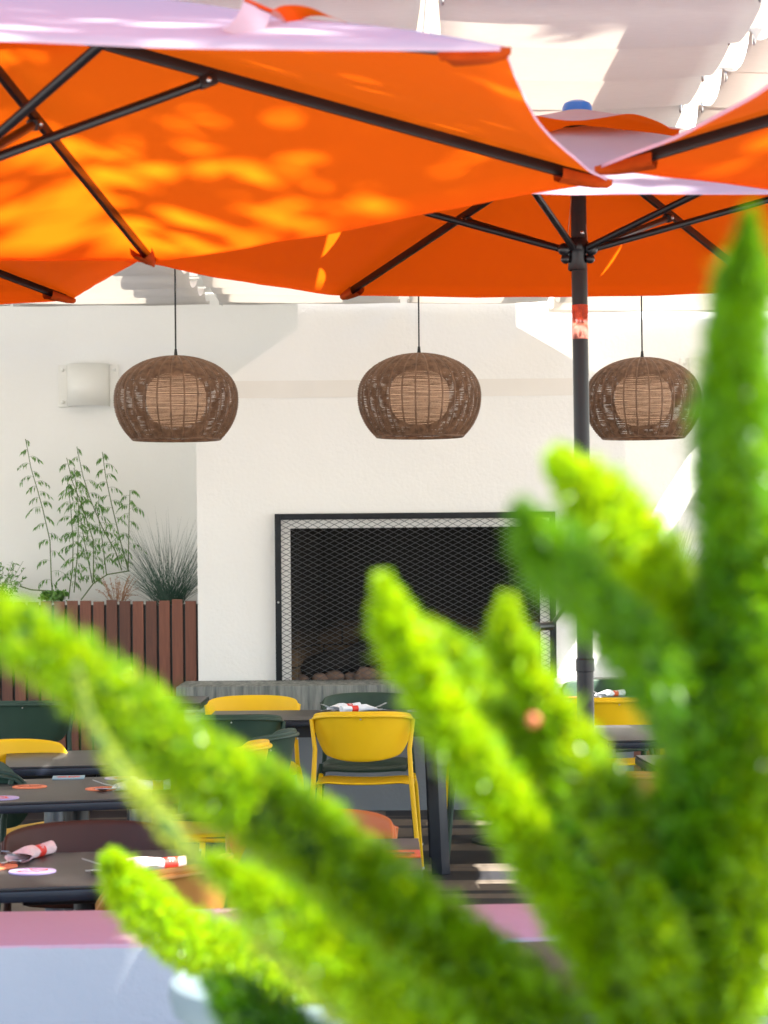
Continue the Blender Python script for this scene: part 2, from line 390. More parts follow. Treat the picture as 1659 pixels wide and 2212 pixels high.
# front skin in cells sharing vertices
pts = {k: vf(*v) for k, v in dict(a=(X0, 0), b=(ox0, 0), c=(ox1, 0), d=(X1, 0), e=(X0, oz0), f=(ox0, oz0), g=(ox1, oz0), h=(X1, oz0),
       i=(X0, oz1), j=(ox0, oz1), k=(ox1, oz1), l=(X1, oz1), m=(X0, sh0), n=(nx0, nz0), o=(nx1, nz1), p=(X1, sh1), q=(nx0, TOPZ), r=(nx1, TOPZ)).items()}
for f_ in ('abfe', 'bcgf', 'cdhg', 'efji', 'ghlk', 'ijnm', 'jkon', 'klpo', 'noqr'):
    ids = list(f_) if f_ != 'noqr' else ['n', 'o', 'r', 'q']
    bmf.faces.new([pts[c] for c in ids])
back = {}
for ids in ('aeimnq', 'dhlpor'):
    for a, b in zip(ids, ids[1:]):
        for q_ in (a, b):
            if q_ not in back: back[q_] = vf(pts[q_].co.x, pts[q_].co.z, WD)
        bmf.faces.new([pts[a], back[a], back[b], pts[b]])
FB = CD+.12
inner = {q_: vf(pts[q_].co.x, pts[q_].co.z, FB) for q_ in 'fgkj'}
for a, b in ('fg', 'gk', 'kj', 'jf'): bmf.faces.new([pts[a], pts[b], inner[b], inner[a]])
fpart('chimney_breast', g, M['chim'], smooth=False)
g = MB()
iw = .03
a0 = (ox0-.0, FB); 
g.quad((ox0, FB, oz0), (ox0+.16, FB+.49, oz0), (ox0+.16, FB+.49, oz1+.25), (ox0, FB, oz1+.25))
g.quad((ox1, FB, oz0), (ox1-.16, FB+.49, oz0), (ox1-.16, FB+.49, oz1+.25), (ox1, FB, oz1+.25))
g.quad((ox0+.16, FB+.49, oz0), (ox1-.16, FB+.49, oz0), (ox1-.16, FB+.49, oz1+.25), (ox0+.16, FB+.49, oz1+.25))
g.quad((ox0, FB, oz0-.002), (ox1, FB, oz0-.002), (ox1, FB+.49, oz0-.002), (ox0, FB+.49, oz0-.002))
g.quad((ox0, FB, oz1+.25), (ox1, FB, oz1+.25), (ox1, FB+.49, oz1+.25), (ox0, FB+.49, oz1+.25))
# brick jamb strips lining the opening
g.box((ox0+.018, CD+.085, (oz0+oz1)/2), (.036, .06, oz1-oz0-.004)).box((ox1-.018, CD+.085, (oz0+oz1)/2), (.036, .06, oz1-oz0-.004))
fpart('firebox', g, M['brick'], smooth=False)
# faint beige band across the shoulders
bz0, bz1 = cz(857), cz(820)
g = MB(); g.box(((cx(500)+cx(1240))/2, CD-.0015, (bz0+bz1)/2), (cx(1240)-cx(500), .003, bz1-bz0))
fpart('beige_band', g, mat('pale_beige', (.80, .765, .72), .85, var=.03, vscale=3), smooth=False)
# hearth
hz = .735
hth = thing('hearth', 'long grey concrete hearth slab on a plastered base below the fire opening', 'hearth', (bx, 13.5, 0))
g = MB(); g.box((0, 0, hz-.075), (cx(1392)-cx(407), .60, .15), bev=.008); g.build('slab', M['conc'], hth)
g = MB(); g.box((0, .06, (hz-.15)/2), (cx(1345)-cx(430), .44, hz-.152)); g.build('base', M['greyw'], hth, False)
# screen
sx0, sx1, sz0, sz1 = cx(594), cx(1198), cz(1481), cz(1108)
SY = CD-.045
scr = thing('fire_screen', 'black steel fire screen of expanded diamond mesh in front of the opening', 'fire screen', ((sx0+sx1)/2, SY, sz0))
W_, H_ = sx1-sx0, sz1-sz0; fw = .036
g = MB()
for (c, s_) in (((-W_/2+fw/2, 0, H_/2), (fw, .035, H_)), ((W_/2-fw/2, 0, H_/2), (fw, .035, H_)), ((0, 0, fw/2), (W_-2*fw, .034, fw)), ((0, 0, H_-fw/2), (W_-2*fw, .034, fw))): g.box(c, s_, bev=.003)
g.build('frame', M['iron'], scr)
g = MB(); pw, ph = .066, .033; nxn = int((W_-2*fw)/pw)+1; nzn = int((H_-2*fw)/ph)+1
xa, za = -W_/2+fw-.002, fw-.002; pw = (W_-2*fw+.004)/nxn; ph = (H_-2*fw+.004)/nzn
nzn *= 2; ph /= 2
for j in range(nzn):
    for s_ in (j % 2,):
        p_ = []
        for i in range(nxn*2+1):
            up_ = (i % 2) ^ s_
            p_.append((xa+i*pw/2, .002 if s_ else -.002, za+j*ph+(ph if up_ else 0)))
        g.tube(p_, .0017, 4)
g.build('mesh_panel', M['meshm'], scr, smooth=False, normals=False)
g = MB(); g.sphere((-W_/2+fw/2, -.02, H_*.49), .007); g.build('bolt', M['steel'], scr)
# logs and stones
for i, (px, py, dd, L, r_, az, lab) in enumerate(((745, 1425, 14.15, .55, .085, .15, 'black charred log leaning at the left of the firebox'), (900, 1395, 14.25, .7, .08, -.25, 'black charred log lying across the back of the firebox'), (1040, 1440, 14.1, .45, .075, .4, 'black charred log at the right of the firebox'))):
    c = P(px, py, dd); g = MB(); p_ = []
    for k in range(7): p_.append((L*(k/6-.5), .012*math.sin(k*2.1+i), (.02*math.sin(k*1.3+i))))
    g.tube(p_, [r_*(.85+.2*random.random()) for _ in p_], 12)
    o = g.build('log', M['char']); o.location = c; o.rotation_euler = (0, -.35+.3*i, az); tag(o, lab, 'log', 'charred logs in the fireplace')
stn = [(690, 1468, .05), (722, 1462, .06), (760, 1468, .05), (790, 1458, .075), (826, 1466, .055), (655, 1470, .04), (868, 1468, .05), (1110, 1462, .06), (905, 1470, .045)]
for i, (px, py, r_) in enumerate(stn):
    c = P(px, py, 14.0+.03*(i % 3)); g = MB(); bmesh.ops.create_icosphere(g.bm, subdivisions=3, radius=r_)
    for v in g.bm.verts: v.co *= 1+.25*noise.noise(v.co*12+Vector((i*3, 0, 0))); v.co.z *= .7
    o = g.build('fire_stone', M['stone']); o.location = (c.x, c.y, oz0+r_*.62)
    tag(o, 'tan stone on the firebox floor, '+{655: 'leftmost of the row', 690: 'second from the left', 722: 'third from the left', 760: 'just left of the largest stone', 826: 'just right of the largest stone', 868: 'behind the tip of the middle plume', 905: 'right of the middle plume tip', 1110: 'far right, near the right jamb'}.get(px, ''), 'stone', 'stones on the firebox floor')
    if r_ > .07: o['label'] = 'largest tan stone on the firebox floor'
# gas pipe under the hearth
g = MB(); a = P(610, 1578, 13.15); b = P(700, 1580, 13.15)
g.tube([a, b], .012, 10); c = P(648, 1579, 13.15); g.tube([c-Vector((.05, 0, 0)), c+Vector((.05, 0, 0))], .022, 10); g.tube([b, b+Vector((0, .1, 0))], .012, 10)
c2 = P(680, 1579, 13.15); g.tube([c2-Vector((.015, 0, 0)), c2+Vector((.015, 0, 0))], .02, 10)
tag(g.build('gas_pipe', M['iron']), 'black gas pipe with coupling below the hearth', 'pipe')

# ------------------------------------------------------------------ wall lights
def sconce(px0, px1, py0, py1, lab):
    a = P(px0, py0, WD); b = P(px1, py1, WD); w_ = b.x-a.x; h_ = a.z-b.z; cxm = (a.x+b.x)/2
    t = thing('wall_light', lab, 'wall light', (cxm, WD, b.z), 0, 'white wall lights beside the fireplace')
    for s_ in (-1, 1):
        g = MB(); g.box((s_*(w_/2-w_*.09), -.008, h_/2), (w_*.18, .016, h_*.98), bev=.006); pl = g.build('mounting_plate', M['white'], t)
        for zz in (.13, .87):
            g = MB(); g.sphere((s_*(w_/2-w_*.075), -.018, h_*zz), .012, 12); g.build('bolt', M['white'], pl)
    g = MB(); rows = []
    for zz in (.03, 1.0):
        rows.append([(math.cos(th)*w_*.34, -.012-math.sin(th)*w_*.26, h_*zz) for th in [math.pi*k/24 for k in range(25)]])
    g.grid(rows); o = g.build('shade', M['white'], t); solidify(o, .006, 0)
    return t
sconce(126, 258, 788, 880, 'white half round wall light on the left wall above the plants')
sconce(1468, 1600, 773, 868, 'white half round wall light on the right wall behind the right pendant')

# ------------------------------------------------------------------ slatted planters
def planter(xa, xb, lab):
    t = thing('slatted_planter', lab, 'planter', ((xa+xb)/2, 13.95, 0), 0, 'red wooden slatted planters')
    zt = P(300, 1297, 13.85).z; W2 = xb-xa
    g = MB(); n = int(W2/.0785)
    for i in range(n):
        x = W2/2-.0785*(i+.5)-.002
        if xa > 0: x = -x
        dz = random.uniform(-.006, .006)
        g.box((x, -.10, .06+(zt-.06+dz)/2), (.064, .02, zt-.06+dz), bev=.002)
    g.build('slats', M['slat'], t, smooth=False)
    g = MB(); g.box((0, -.065, zt/2-.015), (W2, .03, zt-.03)); g.box((0, .2, zt/2-.05), (W2, .48, zt-.12)); g.build('liner', M['dark'], t, False)
    g = MB(); g.box((0, .19, zt-.06), (W2-.04, .46, .05)); g.build('soil', M['soil'], t, False)
    g = MB(); g.box((0, -.13, .03), (W2, .03, .06)); g.build('plinth', M['slat'], t, False)
    return zt
ZT = planter(-3.4, X0-.006, 'red wooden slatted planter filling the corner left of the fireplace')
planter(X1+.006, 3.6, 'red wooden slatted planter right of the fireplace, mostly hidden by green plumes')

def leafy(mb, base, dirv, L, wd, droop=0):
    n = dirv.cross(Vector((random.uniform(-1, 1), random.uniform(-1, 1), random.uniform(-.3, 1)))).normalized()
    tip = base+dirv*L+Vector((0, 0, -droop*L)); m1 = base+dirv*L*.45+Vector((0, 0, -droop*L*.2))
    mb.quad(base, m1+n*wd, tip, m1-n*wd)
def interp(pts, k):
    f = k*(len(pts)-1); i = min(int(f), len(pts)-2); return pts[i].lerp(pts[i+1], f-i)
def shrub_stem(st, lf, pts, dens=1.0, blen=.085):
    st.tube(pts, [.0022+.0022*(i/len(pts)) for i in range(len(pts))], 5)
    L = sum((b-a).length for a, b in zip(pts, pts[1:])); n = int(L/.045*dens)
    for i in range(n):
        k = (i+.3*random.random())/n*.92+.01; p = interp(pts, k); s_ = -1 if i % 2 else 1
        bl = blen*random.uniform(.6, 1.25)*(.5+1.2*min(k*3, 1)*.6)
        side = Vector((s_*random.uniform(.5, 1), random.uniform(-.8, .3), .45)).normalized()
        cur = []
        for q in range(6):
            u = q/5; cur.append(p+side*bl*u+Vector((0, 0, -bl*.75*u*u)))
        st.tube(cur, .0009, 3, cap=False)
        for q in range(9):
            u = .2+.8*q/8; c = interp(cur, min(u, .999))
            dv = Vector((s_*random.uniform(-.1, .7), random.uniform(-.5, .5), -random.uniform(.5, 1.1))).normalized()
            leafy(lf, c, dv, random.uniform(.028, .044), random.uniform(.0038, .0060), .1)
PD = 14.12
def stems_plant(label, stems, arch=None, cat='shrub', dens=1.0):
    t = thing('leafy_shrub', label, cat, (P(stems[0][-1][0], 1297, PD).x, PD, ZT-.03))
    st, lf = MB(), MB()
    for s_ in stems:
        d = PD+random.uniform(-.12, .12); shrub_stem(st, lf, [P(x, y, d) for x, y in s_], dens)
    if arch:
        for a_ in arch: st.tube([P(x, y, PD-.02) for x, y in a_], .0042, 6)
    for nm, g_, m_ in (('stems', st, M['stem']), ('foliage', lf, M['leaf'])):
        o = g_.build(nm, m_, t, smooth=False, normals=False); o.matrix_parent_inverse = Matrix.Translation(-t.location)
stems_plant('tall thin arching shrub stem with drooping leaves at far left of the planter', [[(55, 948), (67, 1011), (80, 1055), (92, 1098), (108, 1168), (111, 1252), (113, 1280)]], [[(134, 1292), (112, 1277), (67, 1274), (42, 1266)]])
stems_plant('bushy clump of tall fine leaved stems in the middle of the left planter', [
    [(144, 989), (157, 1042), (174, 1084), (202, 1168), (202, 1257)], [(166, 965), (179, 1028), (196, 1081), (221, 1140), (249, 1190), (263, 1232)],
    [(221, 976), (228, 1028), (241, 1089), (260, 1168), (277, 1232)], [(281, 1059), (279, 1112), (277, 1232)], [(146, 1042), (153, 1098), (158, 1168), (157, 1224), (148, 1294)],
    [(168, 1084), (182, 1168), (196, 1238), (200, 1260)], [(207, 1084), (221, 1168), (230, 1241)], [(160, 1010), (170, 1100), (168, 1190), (160, 1280)]],
    [[(175, 1296), (202, 1260), (232, 1241), (280, 1233)]])
# low bushy corner plant, dried bush, ivy
def bush(name, label, cat, x0, x1, y0, y1, n, leafm, ls, wd, stemm, d=PD):
    t = thing(name, label, cat, (P((x0+x1)/2, y1, d).x, d, ZT-.03)); st, lf = MB(), MB()
    bx_ = (x0+x1)/2
    for i in range(n):
        tx = random.uniform(x0, x1); ty = random.uniform(y0, y1-(y1-y0)*.15*random.random())
        a = P(bx_+(tx-bx_)*.35, y1, d+random.uniform(-.05, .05)); b = P(tx, ty, d+random.uniform(-.15, .12)); m_ = a.lerp(b, .5)+Vector((0, 0, .02))
        cur = [a, m_, b]; st.tube(cur, .0012, 3, cap=False)
        for q in range(14):
            c = interp(cur, .25+.74*random.random()); dv = Vector((random.uniform(-1, 1), random.uniform(-.7, .7), random.uniform(-.5, .9))).normalized()
            leafy(lf, c, dv, ls*random.uniform(.6, 1.3), wd)
    for nm, g_, m__ in (('stems', st, stemm), ('foliage', lf, leafm)):
        o = g_.build(nm, m__, t, smooth=False, normals=False); o.matrix_parent_inverse = Matrix.Translation(-t.location)
bush('leafy_shrub', 'low bushy green shrub at the left edge of the photo above the planter', 'shrub', -90, 60, 1195, 1300, 60, M['leaf'], .028, .005, M['stem'])
bush('dried_bush', 'small dried brown bush between the leafy clump and the grass tuft', 'dead bush', 205, 300, 1238, 1300, 46, M['dry'], .014, .0015, M['dry'])
bush('trailing_plant', 'low dark green trailing plant on the planter rim', 'plant', 80, 150, 1278, 1302, 26, M['leaf'], .03, .010, M['stem'], 13.95)
def tuft(label, px, py, tips, n, spread, hgt, d):
    base = P(px, py, d); base.z = ZT-.04
    t = thing('grass_tuft', label, 'ornamental grass', base, 0, 'grass tufts in the planters'); g = MB()
    for i in range(n):
        a = random.uniform(-1, 1); a = math.copysign(abs(a)**.8, a); th = a*R(spread); y_ = random.uniform(-.35, .12)
        L = hgt*random.uniform(.6, 1.0)*(1 if abs(a) < .6 else .85)
        b0 = Vector((random.gauss(0, .035), random.gauss(0, .03), 0)); dv = Vector((math.sin(th), y_, math.cos(th))).normalized(); dr = .12+.9*abs(a)**2*random.random()
        pts_ = []
        for k in range(8):
            u = k/7; pts_.append(b0+dv*L*u+Vector((0, 0, -dr*L*u*u*.5)))
        for k in range(7):
            w0 = .0017*(1-k/7.5); w1 = .0017*(1-(k+1)/7.5); s_ = Vector((1, .3, 0)).normalized()
            g.quad(pts_[k]-s_*w0, pts_[k]+s_*w0, pts_[k+1]+s_*w1, pts_[k+1]-s_*w1)
    g.build('blades', M['tuft'], t, smooth=False, normals=False)
tuft('blue green spiky grass tuft in the planter beside the left edge of the fireplace', 368, 1297, None, 330, 52, .66, 14.05)
tuft('blue green spiky grass tuft in the planter right of the fireplace', 1440, 1290, None, 260, 58, .62, 14.05)

# ------------------------------------------------------------------ shade cloth ceiling on wires, timber beams
ZC = 3.02
cols = [(-8, -2.2), (-2.185, -1.02), (-.965, .108), (.15, .985), (1.03, 2.30), (2.475, 8)]
labs = ['far left, over the leafy shrubs', 'over the left wall light', 'above the left pendant lamp', 'above the middle pendant lamp', 'above the right pendant lamp', 'far right, beyond the open gap']
for ci, (xa, xb) in enumerate(cols):
    g = MB(); rows = []; sp = .53; y0 = 5.38; n = 17; YE = 13.70 if ci < 4 else 14.38
    for j in range(n):
        for k in range(8):
            u = k/8; y = y0+(j+u)*sp
            if y > YE: break
            z = ZC+(y-13.7)*.012-.055*(4*u*(1-u))**.8
            e = .012*math.sin(j*1.7+ci) ; sag = .012*math.sin(math.pi*u)
            xa, xb = cols[ci]; sk = (y-9.7)*.042
            if ci == 4: xb += sk
            if ci == 5: xa += sk
            rows.append([(xa+(xb-xa)*q/10+(sag if q == 0 else (-sag if q == 10 else 0)), y+.01*math.sin(q*.7+ci), z+e-.012*math.sin(math.pi*q/10)) for q in range(11)])
    yl = rows[-1][0][1]
    if ci not in (3,): pass
    rows.append([(xa+(xb-xa)*q/10, yl+.04, ZC-.03) for q in range(11)])
    rows.append([(xa+(xb-xa)*q/10, yl+.05, ZC-.052-.003*math.sin(q*1.1)) for q in range(11)])
    g.grid(rows)
    t = thing('shade_cloth', 'cream shade cloth strip '+labs[ci], 'shade cloth', ((xa+xb)/2, y0, ZC), 0, 'cream shade cloth strips under the beams')
    o = g.build('fabric', M['sail'], t, normals=False); o.matrix_parent_inverse = Matrix.Translation(-t.location); solidify(o, .0012)
    g = MB()
    for j in range(n+1):
        y = y0+j*sp
        if y < YE:
            g = MB(); g.tube([(xa-.01, y, ZC+(y-13.7)*.012+.008), (xb+.01, y, ZC+(y-13.7)*.012+.008)], .007, 6)
            o = g.build('batten', M['white'], t); o.matrix_parent_inverse = Matrix.Translation(-t.location)
    for xe in ((xa+.012, xb-.012) if ci in (3, 4) else ()):
        for j in range(n):
            y = y0+j*sp
            if j > 5: break
            g = MB()
            ring = [(xe+.0*k, y+.012*math.cos(k*math.pi/5), ZC+(y-13.7)*.012-.018+.015*math.sin(k*math.pi/5)) for k in range(10)]
            g.tube(ring, .0035, 5, closed=True)
            o = g.build('ring', M['steel'], t); o.matrix_parent_inverse = Matrix.Translation(-t.location)
for i, xw in enumerate((-.99, .13, 1.0, 2.40)):
    g = MB(); g.tube([(xw, 5.9, ZC+.012), (xw, 14.4, ZC+.012)], .003, 5)
    tag(g.build('wire', M['steel']), ['steel wire left of the left pendant', 'steel wire near the middle pendant', 'steel wire between the middle and right pendants', 'steel wire at the open gap on the right'][i], 'wire', 'steel wires carrying the shade cloth')
for i, (xb_, wd_) in enumerate(((-.95, .36), (.165, .285), (1.085, .245), (4.0, .14), (-3.0, .14))):
    g = MB(); g.box((xb_, 10.1, ZC+.24), (wd_, 8.4, .2), bev=.004)
    tag(g.build('ceiling_beam', M['beam'], None, True), 'pale painted timber beam '+['over the left pendant lamp', 'seen through the gap above the middle umbrella', 'seen through the stepped gap at upper right', 'at far right', 'at far left'][i], 'beam', 'timber beams running to the back wall')
for i, (ya, yb) in enumerate(((6.4, 9.36), (10.18, 11.02), (11.16, 11.38))):  # added boards that split the sun strip on the floor into patches
    g = MB(); g.box((2.42, (ya+yb)/2, ZC+.06), (.34, yb-ya, .02), bev=.003)
    tag(g.build('sun_break_board', M['beam']), 'added pale board breaking the sun through the shade cloth gap, '+['longest one, nearest the camera', 'middle one', 'narrowest one'][i], 'board', 'added boards breaking the sun strip')
for i, yb in enumerate((5.75, 8.6, 11.5, 14.2)):
    g = MB(); g.box((0, yb, ZC+.50), (9.4, .12, .2), bev=.004)
    tag(g.build('cross_beam', M['beam'], None, True), 'pale timber cross beam, '+['nearest of the four to the camera', 'second from the camera, over the tables', 'third from the camera, carrying the pendant lamps', 'last one, against the back wall'][i], 'beam', 'timber cross beams over the patio')

for (xa, xb, ya, yb, wh) in ((-8, nx0, 13.80, 14.44, 'left of the chimney'), (-8, 1.28, 13.55, 13.795, 'in front of the chimney')):  # added boards closing the sun slot between shade cloth and wall
    g = MB(); g.box(((xa+xb)/2, (ya+yb)/2, ZC+.115), (xb-xa, yb-ya, .03))
    tag(g.build('sun_stop_soffit', M['white'], None, False), 'added white soffit stopping sun at the back wall, '+wh, 'soffit', 'added sun stopping soffits')
# ------------------------------------------------------------------ wicker pendants
def pendant_proto(loc, lab):
    t = thing('pendant_lamp', lab, 'pendant lamp', loc, 0, 'brown wicker pendant lamps')
    Rr, top, bot = .30, .205, -.205
    def rad(z):      # z from bot to top
        u = (z-(-.01))/.215
        return Rr*max(0, 1-abs(u)**2.25)**.5 if u > 0 else Rr*max(0, 1-.60*min(1, (-u))**2.0)**.5*1.0
    g = MB(); nr = 66; NR = 28
    # horizontal strands weaving in and out of the ribs
    arc = []; z = bot
    zs = []
    while z < top-.001:
        zs.append(z); dz = .0060
        r0 = rad(z); r1 = rad(min(z+dz, top)); sl = math.hypot(r1-r0, dz); z += dz*max(.16, dz/sl)
    for j, z in enumerate(zs):
        r0 = rad(z)
        if r0 < .02: continue
        ph_ = (j % 2)*math.pi; seg = NR*4; ring = []
        off = .004*math.sin(j*.9)
        for k in range(seg):
            a = 2*math.pi*k/seg; rr_ = r0-.002+.0095*abs(math.sin(NR*a/2))+.0012*math.cos(ph_)
            zz = z+.0009*noise.noise(Vector((math.cos(a)*3, math.sin(a)*3, j*.7)))*2
            ring.append((rr_*math.cos(a), rr_*math.sin(a), zz))
        g.tube(ring, .00215, 4, closed=True)
    g.build('woven_strands', M['wicker'], t, smooth=False, normals=False)
    g = MB()
    for i in range(NR):
        a = 2*math.pi*i/NR; p_ = []
        for k in range(26):
            zz = bot+(top-bot)*(1-(1-k/25)**1.5); r0 = max(rad(min(zz, top-.0001)), .012); p_.append((r0*math.cos(a), r0*math.sin(a), zz))
        g.tube(p_, .0042, 5)
    g.build('ribs', M['wicker'], t)
    rb = rad(bot); g = MB()
    g.tube([(rb*math.cos(2*math.pi*k/64), rb*math.sin(2*math.pi*k/64), bot) for k in range(64)], .0075, 8, closed=True)
    g.build('rim', M['wicker'], t)
    g = MB(); g.lathe([(.002, .125), (.06, .12), (.105, .10), (.135, .065), (.148, .02), (.148, -.03), (.136, -.08), (.108, -.118), (.06, -.142), (.002, -.15)], seg=40)
    g.build('diffuser', M['lampin'], t)
    g = MB(); g.lathe([(.002, .24), (.006, .24), (.009, .212), (.012, .203), (.002, .2)], seg=16); g.build('cord_grip', M['cord'], t)
    g = MB(); g.tube([(0, 0, .235), (0, 0, ZC+.4-loc[2])], .0042, 8); g.build('cord', M['cord'], t)
    return t
pd = [(380.5, 859, 11.45), (906, 853, 11.5), (1388.5, 859, 11.75)]
pl = [P(*p) for p in pd]
pen = pendant_proto(pl[0], 'brown wicker pendant lamp hanging left, beside the white wall light')
dup(pen, pl[1], .37, 'brown wicker pendant lamp hanging in the middle in front of the chimney', 'brown wicker pendant lamps')
p2_ = dup(pen, pl[2], .9, 'brown wicker pendant lamp hanging right of the umbrella pole', 'brown wicker pendant lamps')

pen.rotation_euler.x = .006; p2_.rotation_euler.y = -.010; p2_.scale = (.965, .965, .985)
# ------------------------------------------------------------------ umbrellas
def umbrella(label, V, apex, run, pole_base, seed=0, crank=False, ventR=.3, sc=1.0, jf=.43):
    """V: six hem corner points in turn (counter-clockwise from above)"""
    rnd = random.Random(seed)
    t = thing('market_umbrella', label, 'umbrella', pole_base, 0, 'orange market umbrellas')
    inv = Matrix.Translation(-Vector(pole_base))
    def put(name, mb, m, par=t, **k):
        o = mb.build(name, m, par, **k)
        if par is t: o.matrix_parent_inverse = inv
        return o
    cen = Vector(apex); g = MB()
    for i in range(6):
        A, B = V[i], V[(i+1) % 6]; rows = []
        for a in range(15):
            s_ = .055+(1-.055)*a/14; row = []
            for b in range(17):
                u = b/16; e = A.lerp(B, u); inw = (cen-e); inw.z = 0; inw.normalize()
                bow = 4*u*(1-u)
                p = cen.lerp(e, s_)+inw*.034*bow*s_**2
                p.z += -.012*bow*s_*(1.6-.6*s_) + .004*math.sin(7*s_+3*u+i+seed)*bow + .005*noise.noise(Vector((p.x*5, p.y*5, seed)))
                if a == 14: p.z -= .004
                row.append(p)
            rows.append(row)
        # stitched hem turned down
        last = rows[-1]; rows.append([p+Vector((0, 0, -.007)) for p in last])
        g.grid(rows)
    bmesh.ops.remove_doubles(g.bm, verts=g.bm.verts, dist=.0004)
    bmesh.ops.recalc_face_normals(g.bm, faces=g.bm.faces)
    up = sum(f.normal.z for f in g.bm.faces)
    if up < 0: bmesh.ops.reverse_faces(g.bm, faces=g.bm.faces)
    cano = put('canopy', g, M['canvas'], normals=False)
    # upper vent flap with a wavy free edge
    g = MB(); rows = []; vt = cen+Vector((0, 0, .045))
    for a in range(9):
        s_ = .05+.95*a/8; row = []
        for b in range(97):
            th = 2*math.pi*b/96; r_ = ventR*s_*(1-.06*math.cos(6*th)**2)
            row.append(vt+Vector((r_*math.cos(th), r_*math.sin(th), -.27*r_-.0+(.011*math.sin(6*th+seed)*s_**3))))
        rows.append(row)
    g.grid(rows); bmesh.ops.remove_doubles(g.bm, verts=g.bm.verts, dist=.0003); bmesh.ops.recalc_face_normals(g.bm, faces=g.bm.faces)
    if sum(f.normal.z for f in g.bm.faces) < 0: bmesh.ops.reverse_faces(g.bm, faces=g.bm.faces)
    put('vent_flap', g, M['canvas'], normals=False)
    g = MB(); g.lathe([(.002, .033), (.022, .031), (.036, .024), (.042, .012), (.042, 0), (.002, 0)], vt+Vector((0, 0, -.012)), 24); put('finial', g, M['blue'])
    ax = (cen-Vector(pole_base)).normalized(); hub = cen-ax*.03
    g = MB(); g.lathe([(.002, .02), (.04, .02), (.045, 0), (.045, -.03), (.022, -.04)], hub, 20); put('hub', g, M['pole'])
    for i in range(6):
        tip = Vector(V[i]); a = hub+(tip-hub).normalized()*.03; dn = Vector((0, 0, -.016))
        dirn = (tip-a).normalized(); b = tip-dirn*.035+dn; a2 = a+dn
        q = (b-a2).to_track_quat('X', 'Z').to_matrix().to_4x4()
        g = MB(); g.box(a2.lerp(b, .5), ((b-a2).length, .013, .023), q, bev=.0035); rib = put('rib', g, M['pole'])
        J = a2.lerp(b, jf)+Vector((0, 0, -.016)); S = Vector(run)+Vector(((tip-hub).x, (tip-hub).y, 0)).normalized()*.045
        g = MB(); g.tube([S, J], .0095, 10); st = put('strut', g, M['pole'])
        g = MB(); q2 = (J-S).to_track_quat('X', 'Z').to_matrix().to_4x4(); g.box(J, (.035, .024, .024), q2, bev=.004)
        o = g.build('joint', M['pole'], st)
        side = dirn.cross(Vector((0, 0, 1))).normalized()
        g = MB(); g.sphere(J+side*.013, .006, 8); g.sphere(J-side*.013, .006, 8); o = g.build('rivet', M['steel'], st)
        # pocket sewn round the rib end
        L = .11; back_ = tip-dirn*L; P_ = []
        sd_ = side
        g = MB(); rows = []
        for (u, wv_, dv_) in ((0, .027, .032), (.35, .021, .029), (.7, .013, .025), (1, .005, .018), (1.10, .001, .010)):
            c = back_.lerp(tip, u); row = []
            for k in range(9):
                th = math.pi*k/8; row.append(c+sd_*math.cos(th)*wv_+Vector((0, 0, -.005-abs(math.cos(th))*wv_*.40-math.sin(th)**.8*dv_*(1+.12*math.sin(k*2+i)))))
            rows.append(row)
        g.grid(rows); pk = put('corner_pocket', g, M['pocket'], normals=False)
        bm_ = bmesh.new(); bm_.from_mesh(pk.data); bmesh.ops.recalc_face_normals(bm_, faces=bm_.faces)
        if sum(f.normal.z for f in bm_.faces) < 0: bmesh.ops.reverse_faces(bm_, faces=bm_.faces)
        bm_.to_mesh(pk.data); bm_.free()
    # pole
    zco = 1.235 if not crank else P(1260, 1424, apex[1]).z
    pb = Vector(pole_base)
    def at(z): return pb+ax*((z-pb.z)/ax.z)
    rq = Vector((0, 0, 1)).rotation_difference(ax).to_matrix()
    g = MB(); g.tube([at(zco-.013), hub], .0193*sc, 24); put('upper_pole', g, M['pole'])
    g = MB(); g.tube([at(.06), at(zco-.01)], .0207*sc, 24); put('lower_pole', g, M['pole'])
    g = MB(); g.lathe([(.0215*sc, -.035), (.0228*sc, -.033), (.0228*sc, .0), (.0215*sc, .002)], at(zco), 24, rq); put('collar', g, M['pole'])
    r0 = Vector(run)
    g = MB(); g.lathe([(.0235, -.06), (.0265, -.058), (.0265, -.012), (.030, -.006), (.033, .0), (.033, .016), (.025, .03), (.021, .031)], r0, 24, rq)
    rn = put('runner', g, M['pole'])
    for s_ in (-1, 1):
        g = MB(); g.sphere(r0+Vector((s_*.038, -.018, -.003)), .018, 14); put('runner_knob', g, M['dark'])
        g = MB(); g.sphere(r0+Vector((s_*.034, -.014, -.029)), .0135, 12); put('runner_knob', g, M['dark'])
    g = MB(); g.sphere(r0+Vector((.012, -.019, .043)), .006, 10); put('pin', g, M['steel'])
    for s_ in (-1, 1):
        g = MB(); g.tube([r0+Vector((s_*.028, -.01, .02)), r0+Vector((s_*.021, -.01, .09)), hub+Vector((s_*.006, -.005, -.05))], .0012, 5); put('pull_cord', g, M['steel'])
    if crank:
        zc = P(1240, 733, apex[1]).z; zt_ = P(1240, 659, apex[1]).z
        g = MB(); g.lathe([(.0194*sc, 0), (.0200*sc, .001), (.0200*sc, zt_-zc-.001), (.0194*sc, zt_-zc)], at(zc), 24, rq); put('sleeve', g, M['clear'])
        c0 = at(P(1245, 1262, apex[1]).z)
        g = MB(); g.lathe([(.0207, -.05), (.030, -.045), (.032, 0), (.030, .045), (.0207, .05)], c0, 20, rq); hs = put('crank_housing', g, M['dark'])
        e = P(1190, 1352, apex[1]-.06); g = MB(); q3 = (e-(c0+Vector((-.01, -.05, 0)))); s0 = c0+Vector((-.01, -.05, 0))
